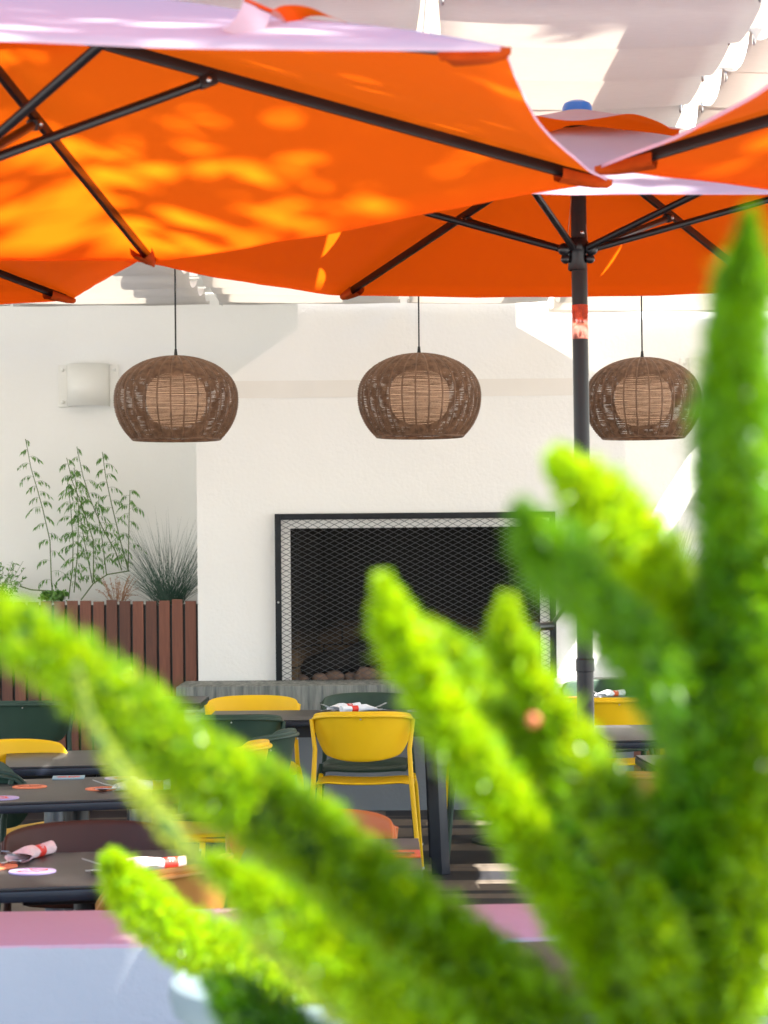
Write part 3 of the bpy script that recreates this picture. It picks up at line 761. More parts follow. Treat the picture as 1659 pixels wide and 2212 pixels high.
        g.box(s0.lerp(e, .5), (q3.length+.016, .010, .017), q3.to_track_quat('X', 'Y').to_matrix().to_4x4(), bev=.003); put('crank_arm', g, M['dark'])
        k1 = P(1159, 1354, apex[1]-.13); g = MB(); q4 = (k1-e).normalized()
        g.tube([e, k1], .0115, 18); g.tube([k1-q4*.004, k1+q4*.003], .0135, 18); put('crank_handle', g, M['dark'])
    g = MB(); g.lathe([(.002, .0), (.27, .0), (.275, .02), (.26, .05), (.06, .065), (.03, .08), (.03, .30), (.0225, .31)], (pb.x, pb.y, .006), 36); put('base', M and g, M['ledge'])
    return t

def hexa(c, Rr, a0, z): return [Vector((c[0]+Rr*math.cos(R(a0+60*k)), c[1]+Rr*math.sin(R(a0+60*k)), z if not hasattr(z, '__len__') else z[k])) for k in range(6)]
# front umbrella (upper left)
V1 = hexa((-.838, 4.26), 1.36, 18, 2.235)            # 18 right, 78 far right, 138, 198, 258 near left, 318 near right
V1[0] = P(1312, 380, 4.68); V1[1] = P(332, 556, 5.59); V1[5] = P(1091, 92, 3.35); V1[4].z = 2.205; V1[3].z = 2.21; V1[2].z = 2.20
ap1 = P(-133, -58, 4.26)
U1 = umbrella('large orange umbrella filling the upper left of the photo, sun glowing through it', V1, ap1, P(-100, 352, 4.26), (ap1.x+.02, 4.26, 0), 1, jf=.375)
# middle umbrella with the visible pole
UD = 6.43
V2 = hexa((.56, UD), 1.39, 0, 2.345)
V2[2] = P(738, 632, 7.64); V2[1] = Vector((V2[2].x+1.41, 7.64, P(1690, 622, 7.64).z)); V2[4] = P(905, 403, 5.22); V2[5] = Vector((V2[4].x+1.41, 5.22, P(1900, 394, 5.22).z))
ap2 = P(1247, 268, UD)
U2 = umbrella('orange umbrella in the middle with dark pole, crank and blue cap', V2, ap2, P(1247, 538, UD), (P(1277, 2356, UD).x, UD, 0), 2, crank=True, ventR=.30, sc=1.14)
# left umbrella further back
V3 = hexa((-1.89, 6.63), 1.30, -12, 2.34); V3[1] = P(158, 640, 7.6)
U3 = umbrella('orange umbrella behind at the left edge, only one corner showing', V3, (-1.89, 6.63, 2.66), (-1.89, 6.63, 2.33), (-1.87, 6.63, 0), 3)
# right umbrella
V4 = hexa((1.66, 4.02), 1.26, 41, 2.25); V4[2] = P(1296, 350, 4.46); V4[3] = P(1790, 70, 3.28)
U4 = umbrella('orange umbrella at the right edge with its corner over the middle umbrella', V4, (1.66, 4.02, 2.57), (1.66, 4.02, 2.24), (1.68, 4.02, 0), 4)
# loose strap folded over the front umbrella
def strap(pts, wd, lab):
    g = MB(); a, b = [], []
    rows = [[p-Vector((wd*.25, wd/2, 0)), p+Vector((wd*.25, wd/2, 0))] for p in pts]
    g.grid(rows); bmesh.ops.recalc_face_normals(g.bm, faces=g.bm.faces)
    return g
def smooth_pts(p, n=5):
    out = []
    for i in range(len(p)-1):
        p0, p1, p2, p3 = p[max(i-1, 0)], p[i], p[i+1], p[min(i+2, len(p)-1)]
        for k in range(n):
            t_ = k/n; out.append(.5*((2*p1)+(p2-p0)*t_+(2*p0-5*p1+4*p2-p3)*t_*t_+(3*p1-p0-3*p2+p3)*t_**3))
    out.append(p[-1]); return out
sp_ = smooth_pts([P(508, 76, 3.36), P(528, 66, 3.38), P(548, 38, 3.40), P(558, 12, 3.42), P(572, 14, 3.45), P(600, 40, 3.52), P(640, 24, 3.58), P(690, 26, 3.62), P(735, 44, 3.62), P(775, 60, 3.60)], 5)
g = strap(sp_, .075, ''); bmesh.ops.reverse_faces(g.bm, faces=[f for f in g.bm.faces if f.calc_center_median().x < P(557, 20, 3.43).x])
o = g.build('strap', M['canvas'], U1, normals=False); o.matrix_parent_inverse = Matrix.Translation(-U1.location)
o['label'] = 'loose cloth strap twisted over the canopy edge'

# ------------------------------------------------------------------ chairs
def chair_proto(colname, label, loc, rz, group):
    m = M[colname]; t = thing('cafe_chair', label, 'chair', loc, rz, group)
    def shell(f, z0f, z1f, th, ins=0):
        g = MB(); rows = []
        for j in range(9):
            v = j/8; row = []
            for i in range(25):
                u = -1+2*i/24; row.append(f(u, v))
            rows.append(row)
        g.grid(rows); return g
    def bk(u, v, ins=0, dy=0):
        ph_ = u*R(80); au = abs(u)
        x = .243*math.sin(ph_)/math.sin(R(80)); y = -.235+.20*(1-math.cos(ph_))
        zt = .778-.035*au**3-.05*max(0, au-.86)/.14; zb = .545+.045*au**2+.07*max(0,au-.8)/.2
        z = zb+(zt-zb)*v; k = (z-.555)/.22
        x *= .77+.23*k; y -= .045*k*(1-.3*au)
        return (x*(1-ins), y+dy, z)
    g = shell(lambda u, v: bk(u, v), 0, 0, 0); o = g.build('backrest', m, t); solidify(o, .010); o.modifiers.new('sub', 'SUBSURF').levels = 1; o.modifiers['sub'].render_levels = 1
    # rim bead following the outline
    g = MB(); ol = [bk(-1+2*i/24, 1) for i in range(25)]; p_ = [(x*1.01, y-.006, z-.022) for x, y, z in ol]; g.tube(p_, .0075, 8); g.build('rim_bead', m, t)
    g = MB(); g.sphere((0, -.292, .742), .004, 8); g.build('rivet', M['steel'], t)
    # seat
    g = MB(); rows = []
    for j in range(10):
        v = j/9; y = -.20+.42*v; hw = .205+.018*math.sin(math.pi*v); row = []
        for i in range(15):
            u = -1+2*i/14; z = .455-.012*(1-u*u)-.01*math.sin(math.pi*v)
            if v > .85: z -= .03*((v-.85)/.15)**2
            if abs(u) > .8: z -= .012*((abs(u)-.8)/.2)**2
            row.append((u*hw, y, z))
        rows.append(row)
    g.grid(rows); o = g.build('seat', m, t); solidify(o, .012); o.modifiers.new('sub', 'SUBSURF').levels = 1; o.modifiers['sub'].render_levels = 1
    for s_ in (-1, 1):
        g = MB(); g.tube([(s_*.232, -.165, .735), (s_*.214, -.19, .60), (s_*.222, -.20, .45), (s_*.262, -.25, .008)], [.0085, .011, .012, .0105], 10)
        o = g.build('leg', m, t); gg = MB(); gg.tube([(s_*.2615, -.2495, 0), (s_*.262, -.25, .012)], .0125, 10); gg.build('foot_cap', M['rubber'], o)
        g = MB(); g.tube([(s_*.216, .17, .452), (s_*.225, .195, .40), (s_*.250, .225, .008)], [.011, .012, .0105], 10)
        o = g.build('leg', m, t); gg = MB(); gg.tube([(s_*.25, .2245, 0), (s_*.25, .225, .012)], .0125, 10); gg.build('foot_cap', M['rubber'], o)
        g = MB(); g.tube([(s_*.221, -.19, .425), (s_*.219, .19, .425)], .008, 8); g.build('side_rail', m, t)
    return t
protos = {}
def chair(col, px, d, rz, label, dyb=.235, dx=0):
    """px, d: where the backrest stands"""
    b = P(px, 1500, d); rz = R(rz)
    off = Matrix.Rotation(rz, 3, 'Z') @ Vector((0, -.235, 0))
    loc = Vector((b.x+dx, d, .004))-Vector((off.x, off.y, 0))
    grp = 'moulded cafe chairs on the patio'
    if col not in protos: protos[col] = chair_proto(col, label, loc, rz, grp); return protos[col]
    return dup(protos[col], loc, rz, label, grp)
chair('yellow', 780, 10.42, -3, 'yellow chair with its back to the camera, in front of the fireplace table')
chair('yellow', 545, 11.6, 184, 'yellow chair on the far side of the fireplace table, left end')
chair('green', 795, 11.75, 178, 'dark green chair on the far side of the fireplace table, facing the camera')
chair('green', 500, 10.3, 2, 'dark green chair seen from behind, left of the yellow one at the fireplace table')
chair('green', 612, 9.35, 78, 'dark green chair seen from the side, just left of the yellow chair')
chair('yellow', 552, 8.8, 80, 'yellow chair seen from the side, partly hidden behind green needles')
chair('green', 52, 11.4, 0, 'dark green chair with its back to the camera against the wooden slats at far left')
chair('yellow', 0, 8.95, -140, 'yellow chair turned sideways at the left end of the wet table')
chair('green', -36, 8.0, -75, 'dark green chair just showing at the left edge of the photo')
chair('brown', 188, 6.2, 190, 'dark brown chair facing the camera behind the near table with napkin rolls')
chair('terra', 672, 6.45, 180, 'terracotta orange chair behind the small table in the middle')
chair('yellow', 1335, 11.25, 0, 'yellow chair with its back to the camera just right of the umbrella pole')
chair('green', 1300, 12.75, 180, 'dark green chair on the far side of the right table, sunlight on it')
chair('green', 1082, 10.95, 0, 'dark green chair showing only slim legs right of the navy table leg')
chair('yellow', 1062, 12.45, 180, 'yellow chair behind the plumes, only a leg showing beside the green chair legs')
chair('tan', 1305, 7.55, -18, 'tan mustard chair with curved double rim at the right')
chair('brown', 1590, 6.62, 180, 'dark brown chair at the right, rounded back above the grey table')
chair('tan', 430, 4.98+.45, 62, 'tan brown chair tucked under the right end of the near table')

# ------------------------------------------------------------------ tables
def table(label, corner, yaw, w_, dep, legs='pedestal', top='top', h=.725, from_left=False, cols=None, th=.026):
    """corner: front right (or front left) corner of the top"""
    rz = R(yaw); ex = Vector((math.cos(rz), math.sin(rz))); ey = Vector((-math.sin(rz), math.cos(rz)))
    c = Vector(corner)+ex*(w_/2 if from_left else -w_/2)+ey*dep/2
    t = thing('cafe_table', label, 'table', (c.x, c.y, .004), rz, 'dark cafe tables')
    z = h-.004
    g = MB(); g.box((0, 0, z-.004), (w_-.004, dep-.004, .008), bev=.002); g.build('top_surface', M[top], t)
    g = MB(); g.box((0, 0, z-.0085-th/2), (w_, dep, th), bev=.003); g.build('top_edge', M['edge'], t)
    if legs == 'pedestal':
        for (lx, ly, m_) in cols or [(0, 0, 'greysteel')]:
            g = MB(); g.box((lx, ly, z-th-.025), (.34, .30, .03), bev=.004); pl_ = g.build('mounting_plate', M['dark'], t)
            g = MB(); g.tube([(lx, ly, .02), (lx, ly, z-th-.03)], .043, 28); g.build('column', M[m_], t)
            g = MB(); g.lathe([(.002, .0), (.25, .0), (.25, .012), (.08, .02), (.045, .03)], (lx, ly, 0), 32); g.build('base_plate', M['dark'], t)
    else:
        for sx_ in (-1, 1):
            for sy_ in (-1, 1):
                g = MB(); a = Vector((sx_*(w_/2-.06), sy_*(dep/2-.05), z-th-.012)); b = Vector((sx_*(w_/2-.035), sy_*(dep/2-.03), 0))
                q = (b-a).to_track_quat('Z', 'Y').to_matrix().to_4x4(); g.box(a.lerp(b, .5), (.062, .062, (b-a).length), q, bev=.004); g.build('leg', M['edge'], t)
        for yy in (-1, 1):
            g = MB(); g.box((0, yy*(dep/2-.06), z-.06), (w_-.16, .025, .05)); g.build('apron', M['edge'], t)
    return t
TA = table('near dark table at lower left holding napkin rolls and a lavender coaster', (-.405, 5.45), 10, 1.25, .62, cols=[(-.3, 0, 'dark'), (.35, 0, 'dark')])
TB = table('dark table second from the camera at left with orange coasters', (-.755, 7.33), 15, 1.25, .74, cols=[(-.36, .1, 'dark'), (.46, .1, 'dark')])
TC_ = table('dark table third from the camera at left with a wet shiny front edge', (-1.385, 8.42), 9, .85, .66, from_left=True, cols=[(-.24, .02, 'greysteel'), (.08, -.04, 'greysteel')])
TD = table('dark table with navy legs in front of the fireplace', (.285, 10.66), 0, 1.12, .66, legs='four')
TE = table('small dark table in the middle with a red card near its right end', (.088, 5.62), 0, .46, .62, top='top2', cols=[(0, 0, 'dark')])
TH = table('dark table on the right near the hearth', (.36, 11.5), 0, 1.05, .72, from_left=True, cols=[(-.2, 0, 'dark'), (.25, 0, 'dark')])
TF = table('dark table right of the umbrella pole with pale sheen', (.897, 9.36), 2, .8, .82, from_left=True, cols=[(.15, 0, 'greysteel')])
TG = table('dark green tinted table corner at the right between tan and yellow chairs', (.985, 7.74), 3, .8, .95, from_left=True, cols=[(.1, .1, 'dark')])
TI = table('grey table in front of the brown chair at right', (.74, 5.75), 0, .9, .62, from_left=True, cols=[(0, 0, 'dark')])
TJ = table('purple brown table nearest the camera at lower right, beside the low wall', (.235, 4.02), 0, .75, .56, from_left=True, top='top2', cols=[(0, 0, 'dark')])
TL = table('dark table behind the far left green chair', (-1.7, 11.9), 0, .75, .6, from_left=True, cols=[(0, 0, 'dark')])
# slim cable under the fireplace table
TZ = .7255
def on_top(px, py):
    """point on the table height at photo position"""
    d = 5.0
    for _ in range(12):
        p = P(px, py, d); d *= (H-TZ)/(H-p.z)
    return P(px, py, d)

# ------------------------------------------------------------------ coasters, napkins
def squiggle(g, r_, seed):
    rnd = random.Random(seed)
    for (x, y, w_, h_, a) in ((-.022, .012, .030, .006, .3), (.002, .016, .006, .022, 0), (.020, .010, .026, .006, -.4), (-.018, -.010, .028, .006, -.2), (.004, -.016, .008, .020, .5), (.024, -.012, .022, .006, .3), (-.034, 0, .006, .022, .2), (.036, .002, .006, .018, -.2)):
        g.box((x, y, .0042), (w_, h_, .0008), Matrix.Rotation(a, 4, 'Z'))
def coaster(px, py, m, ink, label, rz=0, square=False):
    p = on_top(px, py); g = MB()
    if square: g.box((0, 0, .0018), (.11, .11, .0036), bev=.001)
    else: g.lathe([(.001, 0), (.057, 0), (.0575, .0018), (.057, .0036), (.001, .0036)], seg=48)
    t = thing('coaster', label, 'coaster', (p.x, p.y, TZ), rz, 'printed coasters on the tables'); g.build('card', M[m], t)
    g = MB(); squiggle(g, .05, 1); g.build('print', M[ink], t, False)
coaster(70, 1884, 'lav', 'inkr', 'lavender round coaster with red print on the near table', .4)
coaster(-12, 1873, 'ora', 'inkd', 'orange round coaster cut by the left edge on the near table', 1.2)
coaster(64, 1700.5, 'ora', 'inkd', 'orange round coaster at the left of the second table', .2)
coaster(2, 1725, 'lav', 'inkr', 'lavender round coaster cut by the left edge on the second table', 2.2)
coaster(222, 1705, 'ora', 'inkd', 'orange round coaster half under the white napkin roll', .9)
coaster(262, 1682, 'lav', 'inkr', 'lavender round coaster at the back right of the second table', 1.4)
coaster(148, 1680.5, 'teal', 'inkr', 'blue square card at the back of the second table', .1, True)
coaster(822, 1541, 'ora', 'inkd', 'orange round coaster left of the napkin roll on the fireplace table', .3)
coaster(720, 1548, 'ora', 'inkd', 'orange round coaster at the left of the fireplace table', .7)
coaster(1240, 1508, 'ora', 'inkd', 'orange round coaster on the table near the hearth', .7)
coaster(905, 1536, 'lav', 'inkr', 'lavender round coaster at the right end of the fireplace table', .7)
g = MB(); p = on_top(874, 1846); g.box((0, 0, .002), (.10, .13, .004), bev=.001); t = thing('menu_card', 'red menu card lying on the small middle table', 'card', (p.x-.01, p.y, TZ)); g.build('card', M['red'], t)
g = MB(); g.box((0, .0, .0045), (.07, .02, .0008)).box((0, -.035, .0045), (.05, .01, .0008)); g.build('print', M['top'], t, False)

def text_mesh(s_, size, m, parent, mx):
    cu = bpy.data.curves.new('txt', 'FONT'); cu.body = s_; cu.size = size; cu.extrude = .0004; cu.align_x = 'CENTER'; cu.align_y = 'CENTER'
    o = bpy.data.objects.new('txt', cu); C.objects.link(o); bpy.context.view_layer.update()
    me = bpy.data.meshes.new_from_object(o); bpy.data.objects.remove(o)
    me.transform(mx); me.materials.append(m); n = bpy.data.objects.new('lettering', me); C.objects.link(n); n.parent = parent; return n
def napkin(pa, pb, cloth, band, label, bandpos=.60):
    """pa: cutlery end, pb: closed end, photo positions on the table"""
    a = on_top(*pa); b = on_top(*pb); v = b-a; L = .225; rz = math.atan2(v.y, v.x)
    c = a+v.normalized()*L/2
    t = thing('napkin_roll', label, 'napkin roll', (c.x, c.y, TZ), rz, 'napkin rolls with cutlery')
    g = MB(); rows = []
    for i in range(25):
        u = i/24; x = -L/2+.045+(L-.045)*u; rr_ = .0165-.003*math.exp(-((u-bandpos)/.12)**2)+.004*(1-u)**3
        fl = max(0, (.22-u)/.22); row = []
        for k in range(17):
            th = 2*math.pi*k/16; w2 = 1+fl*.8; h2 = 1-fl*.45
            wob = 1+.06*math.sin(3*th+u*9)+.04*math.sin(5*th-u*14)
            zz = rr_*h2*(1+math.sin(th)*wob)*.98; row.append((x-fl*.01*math.cos(th*1.0+1), rr_*w2*math.cos(th)*wob, max(.0006, zz)))
        rows.append(row)
    g.grid(rows); bmesh.ops.remove_doubles(g.bm, verts=g.bm.verts, dist=.0002)
    cp = rows[-1]; g.bm.faces.new([g.bm.verts.new((x+.0005, y*.98, z)) for x, y, z in cp[:-1]])
    g.build('cloth', M[cloth], t)
    g = MB(); xc = -L/2+.045+(L-.045)*bandpos
    g.lathe([(.0145, -.017), (.0163, -.0168), (.0163, .0168), (.0145, .017)], (xc, 0, .0148), 24, Matrix.Rotation(R(90), 3, 'Y')); bo = g.build('paper_band', M[band], t)
    text_mesh('TP', .016, M['ink'], bo, Matrix.Translation((xc, -.0125, .0265)) @ Matrix.Rotation(R(50), 4, 'X'))
    for nm, dy in (('fork', .0), ('knife', .008), ('spoon', -.010)):
        g = MB(); x0 = -L/2+.05
        if nm == 'fork':
            g.box((x0-.012, dy, .017), (.04, .006, .002), Matrix.Rotation(R(12), 4, 'Y'))
            g.box((x0-.036, dy, .0225), (.016, .019, .002), Matrix.Rotation(R(14), 4, 'Y'))
            for k in range(4): g.box((x0-.060, dy-.0078+.0052*k, .031), (.036, .0026, .0018), Matrix.Rotation(R(20), 4, 'Y'))
        elif nm == 'knife':
            g.box((x0-.03, dy+.004, .006), (.075, .012, .0018), bev=.0006)
        else:
            g.lathe([(.001, 0), (.012, .0015), (.016, .005), (.0165, .007)], (x0-.045, dy, .002), 20); g.box((x0-.01, dy, .008), (.04, .006, .002))
        g.build(nm, M['steel'], t)
    return t
napkin((22, 1868), (165, 1828), 'cloth', 'red', 'blush napkin roll with red band and cutlery at the left of the near table')
napkin((202, 1887), (376, 1879), 'cloth', 'red', 'blush napkin roll with red band, right one of two on the near table', .80)
napkin((218, 1709), (330, 1706), 'clothw', 'gold', 'white napkin roll with golden band on the second table', .78)
napkin((704, 1537), (757, 1533), 'clothw', 'red', 'white napkin roll with red band on the fireplace table, left of the yellow chair')
napkin((824, 1535), (764, 1538), 'clothw', 'red', 'white napkin roll showing only its top behind the yellow chair back')
napkin((1285, 1507), (1340, 1503), 'clothw', 'red', 'white napkin roll on the table near the hearth at right')

# ------------------------------------------------------------------ low wall with pink painted top
t = MB(); 
t.box((0, 0, .36), (4.2, .44, .72), bev=.018)
o = t.build('low_wall', M['low']); o.location = (-.1, 4.88, 0); o.rotation_euler = (0, 0, R(2.5)); tag(o, 'low stucco wall, pale blue white with a pink painted top', 'wall')
# planter ledge in front of the camera that carries the pot
g = MB(); g.box((.25, 1.28, .43), (3.2, .8, .86), bev=.01); tag(g.build('planter_ledge', M['ledge']), 'plain concrete ledge carrying the potted fern', 'ledge')

# ------------------------------------------------------------------ pot and foxtail fern
def pot(label, c, r_, h_):
    t = thing('plant_pot', label, 'plant pot', c, 0, 'grey glazed plant pots')
    k = r_/.247
    g = MB(); g.lathe([(.001, 0), (.14*k, 0), (.15*k, .01), (.185*k, h_*.37), (.212*k, h_*.7), (.225*k, h_-.03), (.240*k, h_-.026), (.247*k, h_-.012), (.244*k, h_), (.232*k, h_+.003), (.222*k, h_-.008), (.215*k, h_-.06), (.20*k, h_*.72), (.001, h_*.72)], seg=64); g.build('body', M['pot'], t)
    g = MB(); g.lathe([(.001, h_*.76), (.1*k, h_*.77), (.207*k, h_*.75)], seg=32); g.build('soil', M['soil'], t)
pc = Vector((.14, 1.25, .86)); pot('grey glazed pot just below the photo frame holding the large fern', pc, .17, .31)
pa = P(745, 2112, 2.0); pca = Vector((pa.x, 2.0, .0)); ha = pa.z
pca.z = pa.z-.36; pot('grey glazed pot with rounded rim showing at the bottom left', pca, .152, .36)
g = MB(); g.box((pca.x, 2.02, pca.z/2), (1.3, .5, pca.z), bev=.01); tag(g.build('pot_stand', M['ledge']), 'pale concrete plinth carrying the smaller potted fern', 'plinth')
ferns = []
for lab, c in (('bright green foxtail fern with thick fluffy plumes, out of focus in the foreground', pc+Vector((0, 0, .22))), ('smaller foxtail fern with one bright plume over the pot rim at bottom left', pca+Vector((0, 0, .27)))):
    ferns.append(thing('foxtail_fern', lab, 'fern', c))
fern = ferns[0]; finv = Matrix.Translation(-fern.location)
def plume(pts, hw0, hw1, mname, n=6500, seed=0, tone=(0, 1), which=0):
    """pts: (x, y, d) from tip to base; half widths in photo pixels at the tip part and at the base"""
    rnd = random.Random(seed); fern = ferns[which]; finv = Matrix.Translation(-fern.location)
    pp = smooth_pts([P(x, y, d) for x, y, d in pts]+[fern.location+Vector((rnd.uniform(-.04, .04), rnd.uniform(-.04, .04), .0))], 8)
    dm = pts[0][2]; r0, r1 = .90*hw0*dm/F, .88*hw1*pts[-1][2]/F
    cum = [0]
    for a, b in zip(pp, pp[1:]): cum.append(cum[-1]+(b-a).length)
    LT = cum[-1]
    bm = bmesh.new(); tl = bm.verts.layers.float.new('tone')
    nn = len(pp)
    for q in range(int(n*2.5)//5):
        s_ = rnd.random()*LT*.97
        lo, hi = 0, nn-2
        while lo < hi:
            mid = (lo+hi+1)//2
            if cum[mid] <= s_: lo = mid
            else: hi = mid-1
        i = lo; f = (s_-cum[i])/max(1e-6, cum[i+1]-cum[i]); p = pp[i].lerp(pp[i+1], f)
        tg = (pp[i]-pp[i+1]).normalized(); u = s_/LT
        rad_ = (r0+(r1-r0)*min(1, u*1.6))*min(1, (.30+s_/.055))
        rad_ *= 1.04+.05*math.sin(s_*70+seed)+.05*math.sin(s_*33+seed*2)+rnd.uniform(-.12, .12)
        a_ = tg.cross(Vector((0, 0, 1))).normalized(); b_ = tg.cross(a_); th = rnd.random()*6.283
        rv = a_*math.cos(th)+b_*math.sin(th)
        bd = (rv*.9+tg*.6+Vector((rnd.gauss(0, .15), rnd.gauss(0, .15), rnd.gauss(0, .15)))).normalized()
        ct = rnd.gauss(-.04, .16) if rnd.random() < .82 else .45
        for k in range(5):
            st = .3+.72*(k+rnd.random())/5
            jit = Vector((rnd.gauss(0, 1), rnd.gauss(0, 1), rnd.gauss(0, 1)))
            dv = (bd+jit*.42).normalized(); o0 = p+bd*rad_*st; L = min(rnd.uniform(.005, .0125), rad_*.95)
            sd_ = dv.cross(jit).normalized()*rnd.uniform(.0006, .0011)
            tip = o0+dv*L; mid_ = o0+dv*L*.5
            vs = [bm.verts.new(o0), bm.verts.new(mid_+sd_), bm.verts.new(tip), bm.verts.new(mid_-sd_)]
            tn = tone[0]+(tone[1]-tone[0])*min(1, max(0, .75*(st-.2)+.30*(1-u)+ct+rnd.gauss(0, .08)))  # lighter outward and towards the tip, shade inside the plume put into tone
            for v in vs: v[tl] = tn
            bm.faces.new(vs)
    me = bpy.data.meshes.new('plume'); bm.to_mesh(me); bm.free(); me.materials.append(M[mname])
    o = bpy.data.objects.new('plume', me); C.objects.link(o); o.parent = fern; o.matrix_parent_inverse = finv
    g = MB(); g.tube(pp, [.0012+.33*min(.6, i/6)/.6*(r0+(r1-r0)*min(1, cum[i]/LT*1.6))*min(1, .2+cum[i]/.055) for i in range(nn)], 8)  # stem thickened into an added dark core that blocks light through the plume
    so_ = g.build('stem', M['fcore'], o); so_.matrix_parent_inverse = Matrix(); so_.matrix_parent_inverse = finv @ Matrix.Translation(fern.location)
    return o
PL = [
 ([(-90, 1290, 1.10), (0, 1345, 1.10), (200, 1480, 1.12), (420, 1650, 1.14), (650, 1815, 1.17), (850, 1990, 1.20), (1050, 2180, 1.22)], 66, 118, 'fern', 9500, 1, (0, .8)),
 ([(165, 1435, 1.06), (190, 1540, 1.07), (235, 1635, 1.08), (320, 1735, 1.09), (425, 1855, 1.1), (530, 1960, 1.12), (700, 2150, 1.15)], 15, 38, 'ferny', 2400, 2, (0, 1)),
 ([(236, 1850, 1.70), (290, 1935, 1.72), (380, 2015, 1.76), (500, 2070, 1.82), (640, 2130, 1.9)], 50, 92, 'fern', 8500, 3, (.35, 1), 1),
 ([(560, 2010, 1.85), (620, 2060, 1.88), (690, 2120, 1.95)], 60, 80, 'fern', 4000, 23, (.1, .9), 1),
 ([(455, 2115, 1.3), (560, 2200, 1.28), (700, 2290, 1.26), (900, 2400, 1.25)], 55, 95, 'fernd', 5000, 4, (0, .6)),
 ([(470, 1640, 1.18), (620, 1760, 1.18), (800, 1915, 1.2), (980, 2060, 1.2), (1180, 2250, 1.22)], 70, 125, 'fern', 8500, 5, (.1, .95)),
 ([(455, 1850, 1.08), (560, 1940, 1.09), (680, 2030, 1.1), (850, 2180, 1.14), (1000, 2300, 1.18)], 50, 100, 'fern', 7000, 21, (.1, .9)),
 ([(826, 1248, 1.12), (848, 1330, 1.12), (892, 1430, 1.13), (948, 1530, 1.14), (1032, 1655, 1.15), (1112, 1770, 1.16), (1182, 1880, 1.17), (1255, 2000, 1.19), (1320, 2120, 1.2), (1370, 2260, 1.22)], 50, 74, 'fern', 8500, 6, (.45, 1)),
 ([(1098, 1292, 1.16), (1095, 1370, 1.16), (1130, 1450, 1.17), (1190, 1545, 1.18), (1260, 1660, 1.2), (1340, 1800, 1.2), (1400, 1990, 1.22)], 46, 82, 'fern', 6500, 7, (.2, .9)),
 ([(925, 1352, 1.26), (1000, 1440, 1.24), (1100, 1545, 1.2), (1230, 1660, 1.18), (1340, 1760, 1.17), (1430, 1870, 1.18), (1490, 2000, 1.2)], 48, 95, 'fern', 8500, 8, (.1, .8)),
 ([(1203, 988, 1.05), (1270, 1065, 1.05), (1350, 1155, 1.06), (1420, 1255, 1.08), (1470, 1360, 1.1), (1490, 1470, 1.12), (1500, 1640, 1.16)], 76, 100, 'fern', 11000, 9, (.5, 1)),
 ([(1125, 1100, .92), (1180, 1190, .94), (1270, 1290, .98), (1365, 1390, 1.02), (1460, 1530, 1.08), (1510, 1690, 1.14)], 68, 85, 'fernd', 6000, 10, (0, .75)),
 ([(1620, 458, .84), (1609, 580, .86), (1593, 720, .90), (1584, 900, .95), (1588, 1100, 1.03), (1592, 1300, 1.06), (1575, 1500, 1.1), (1540, 1750, 1.14), (1490, 2050, 1.18)], 44, 118, 'fernd', 14000, 11, (0, .9)),
 ([(1690, 830, 1.02), (1665, 1000, 1.04), (1650, 1250, 1.07), (1640, 1500, 1.1), (1610, 1750, 1.14), (1550, 2060, 1.18)], 80, 125, 'fern', 10500, 12, (0, .7)),
 ([(1590, 1120, 1.3), (1590, 1300, 1.3), (1580, 1500, 1.3), (1530, 1800, 1.3), (1470, 2100, 1.28)], 75, 115, 'fernd', 8500, 13, (0, .6)),
 ([(1740, 1480, 1.1), (1680, 1700, 1.12), (1620, 1920, 1.15), (1520, 2250, 1.2)], 90, 125, 'fern', 8000, 14, (.1, .9)),
 ([(1120, 1600, 1.34), (1220, 1760, 1.32), (1330, 1930, 1.3), (1390, 2100, 1.28), (1410, 2280, 1.26)], 50, 85, 'fernd', 6500, 15, (0, .6)),
 ([(1480, 1640, 1.36), (1490, 1760, 1.34), (1500, 1900, 1.3), (1470, 2200, 1.26)], 70, 120, 'fernd', 7500, 16, (0, .6)),
 ([(600, 1900, 1.3), (760, 2040, 1.28), (920, 2160, 1.26), (1080, 2300, 1.25)], 80, 110, 'fernd', 6500, 17, (0, .6)),
 ([(1400, 1900, 1.12), (1400, 2000, 1.13), (1440, 2120, 1.16), (1450, 2280, 1.2)], 60, 100, 'fern', 5000, 18, (0, .7)),
]
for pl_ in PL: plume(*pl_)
for (x, y, d) in ((1152, 1556, 1.16), (1325, 1292, 1.012)):
    g = MB(); g.sphere((0, 0, 0), .0036, 12); o = g.build('berry', M['berry'], fern); o.location = P(x, y, d)-fern.location

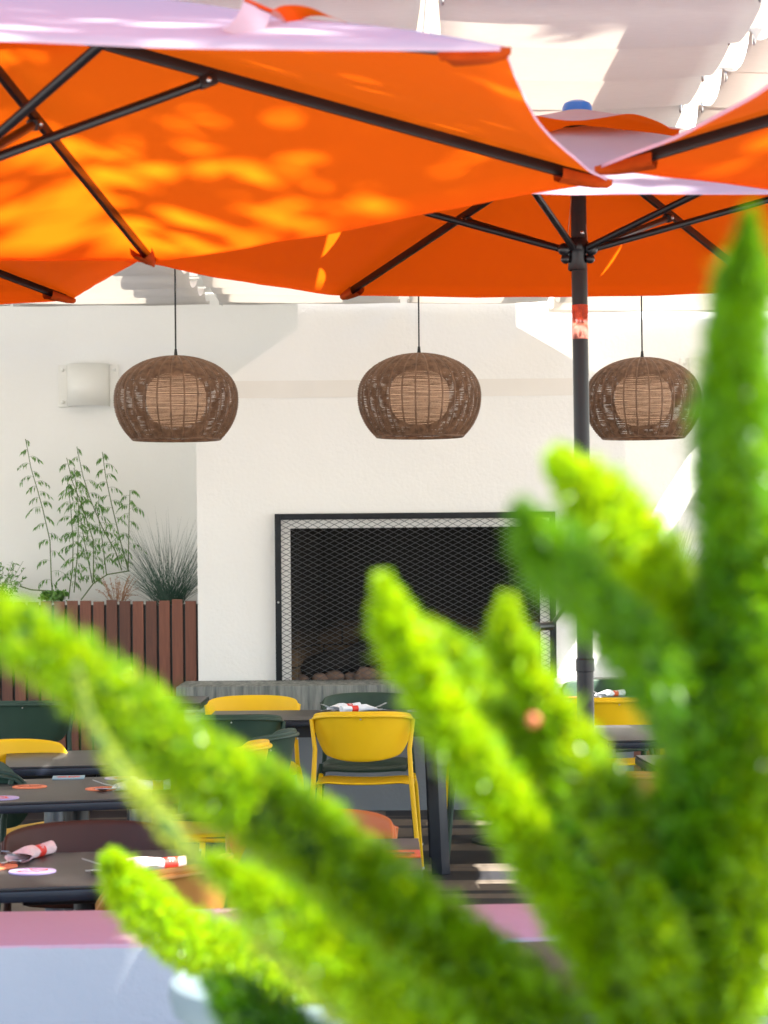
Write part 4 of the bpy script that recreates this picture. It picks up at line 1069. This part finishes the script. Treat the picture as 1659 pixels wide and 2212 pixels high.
# ------------------------------------------------------------------ shade tree over the seating (outside the photo, throws the dappled shade)
def tree(name, label, base, clumps, nleaf, ls):
    t = thing(name, label, 'tree', base); inv = Matrix.Translation(-Vector(base))
    g = MB(); b = Vector(base); fork = b+Vector((-.1, .2, 5.2))
    g.tube([b, b+Vector((.05, .05, 1.6)), fork], [.17, .13, .10], 12)
    for c, r_ in clumps:
        c = Vector(c); m_ = fork.lerp(c, .5)+Vector((0, 0, .25)); g.tube([fork, m_, c], [.06, .035, .012], 7)
    o = g.build('trunk', M['bark'], t); o.matrix_parent_inverse = inv
    g = MB()
    for c, r_ in clumps:
        c = Vector(c)
        for q in range(int(nleaf*r_*r_)):
            v = Vector((random.gauss(0, .5), random.gauss(0, .5), random.gauss(0, .28)))*r_; p = c+v
            dv = Vector((random.uniform(-1, 1), random.uniform(-1, 1), random.uniform(-.6, .3))).normalized(); leafy(g, p, dv, ls*random.uniform(.6, 1.2), ls*.26, .1)
    o = g.build('crown', M['tleaf'], t, smooth=False, normals=False); o.matrix_parent_inverse = inv
def back_to(p, z):    # where the sun ray reaching p crosses height z
    k = (z-p[2])/SUNV.z; return (p[0]+SUNV.x*k, p[1]+SUNV.y*k, z)
rt = random.Random(11); cl = []
for gx in range(13):
    for gy in range(13):
        tx, ty = -3.6+gx*.52+rt.uniform(-.2, .2), 2.55+gy*.5+rt.uniform(-.2, .2)
        if rt.random() < .20 or math.hypot(tx+.12, ty-4.62) < 1.14 or ty > 6.0 or (ty < 3.7 and rt.random() < .45) or math.hypot(tx-.5, ty-6.2) < .3: continue
        zz = rt.uniform(8.3, 9.6); c = back_to((tx, ty, 2.3), zz); cl.append((c, rt.uniform(.38, .62)))
for gx in range(10):
    for gy in range(4):
        c = back_to((-2.2+gx*.5+rt.uniform(-.15, .15), 4.0+gy*.45, .6), rt.uniform(8.3, 9.6)); cl.append((c, rt.uniform(.45, .6)))
tree('shade_tree', 'broad leafy tree outside the photo casting dappled shade on the umbrellas', (6.8, .8, 0), cl, 420, .21)

bpy.context.view_layer.update()
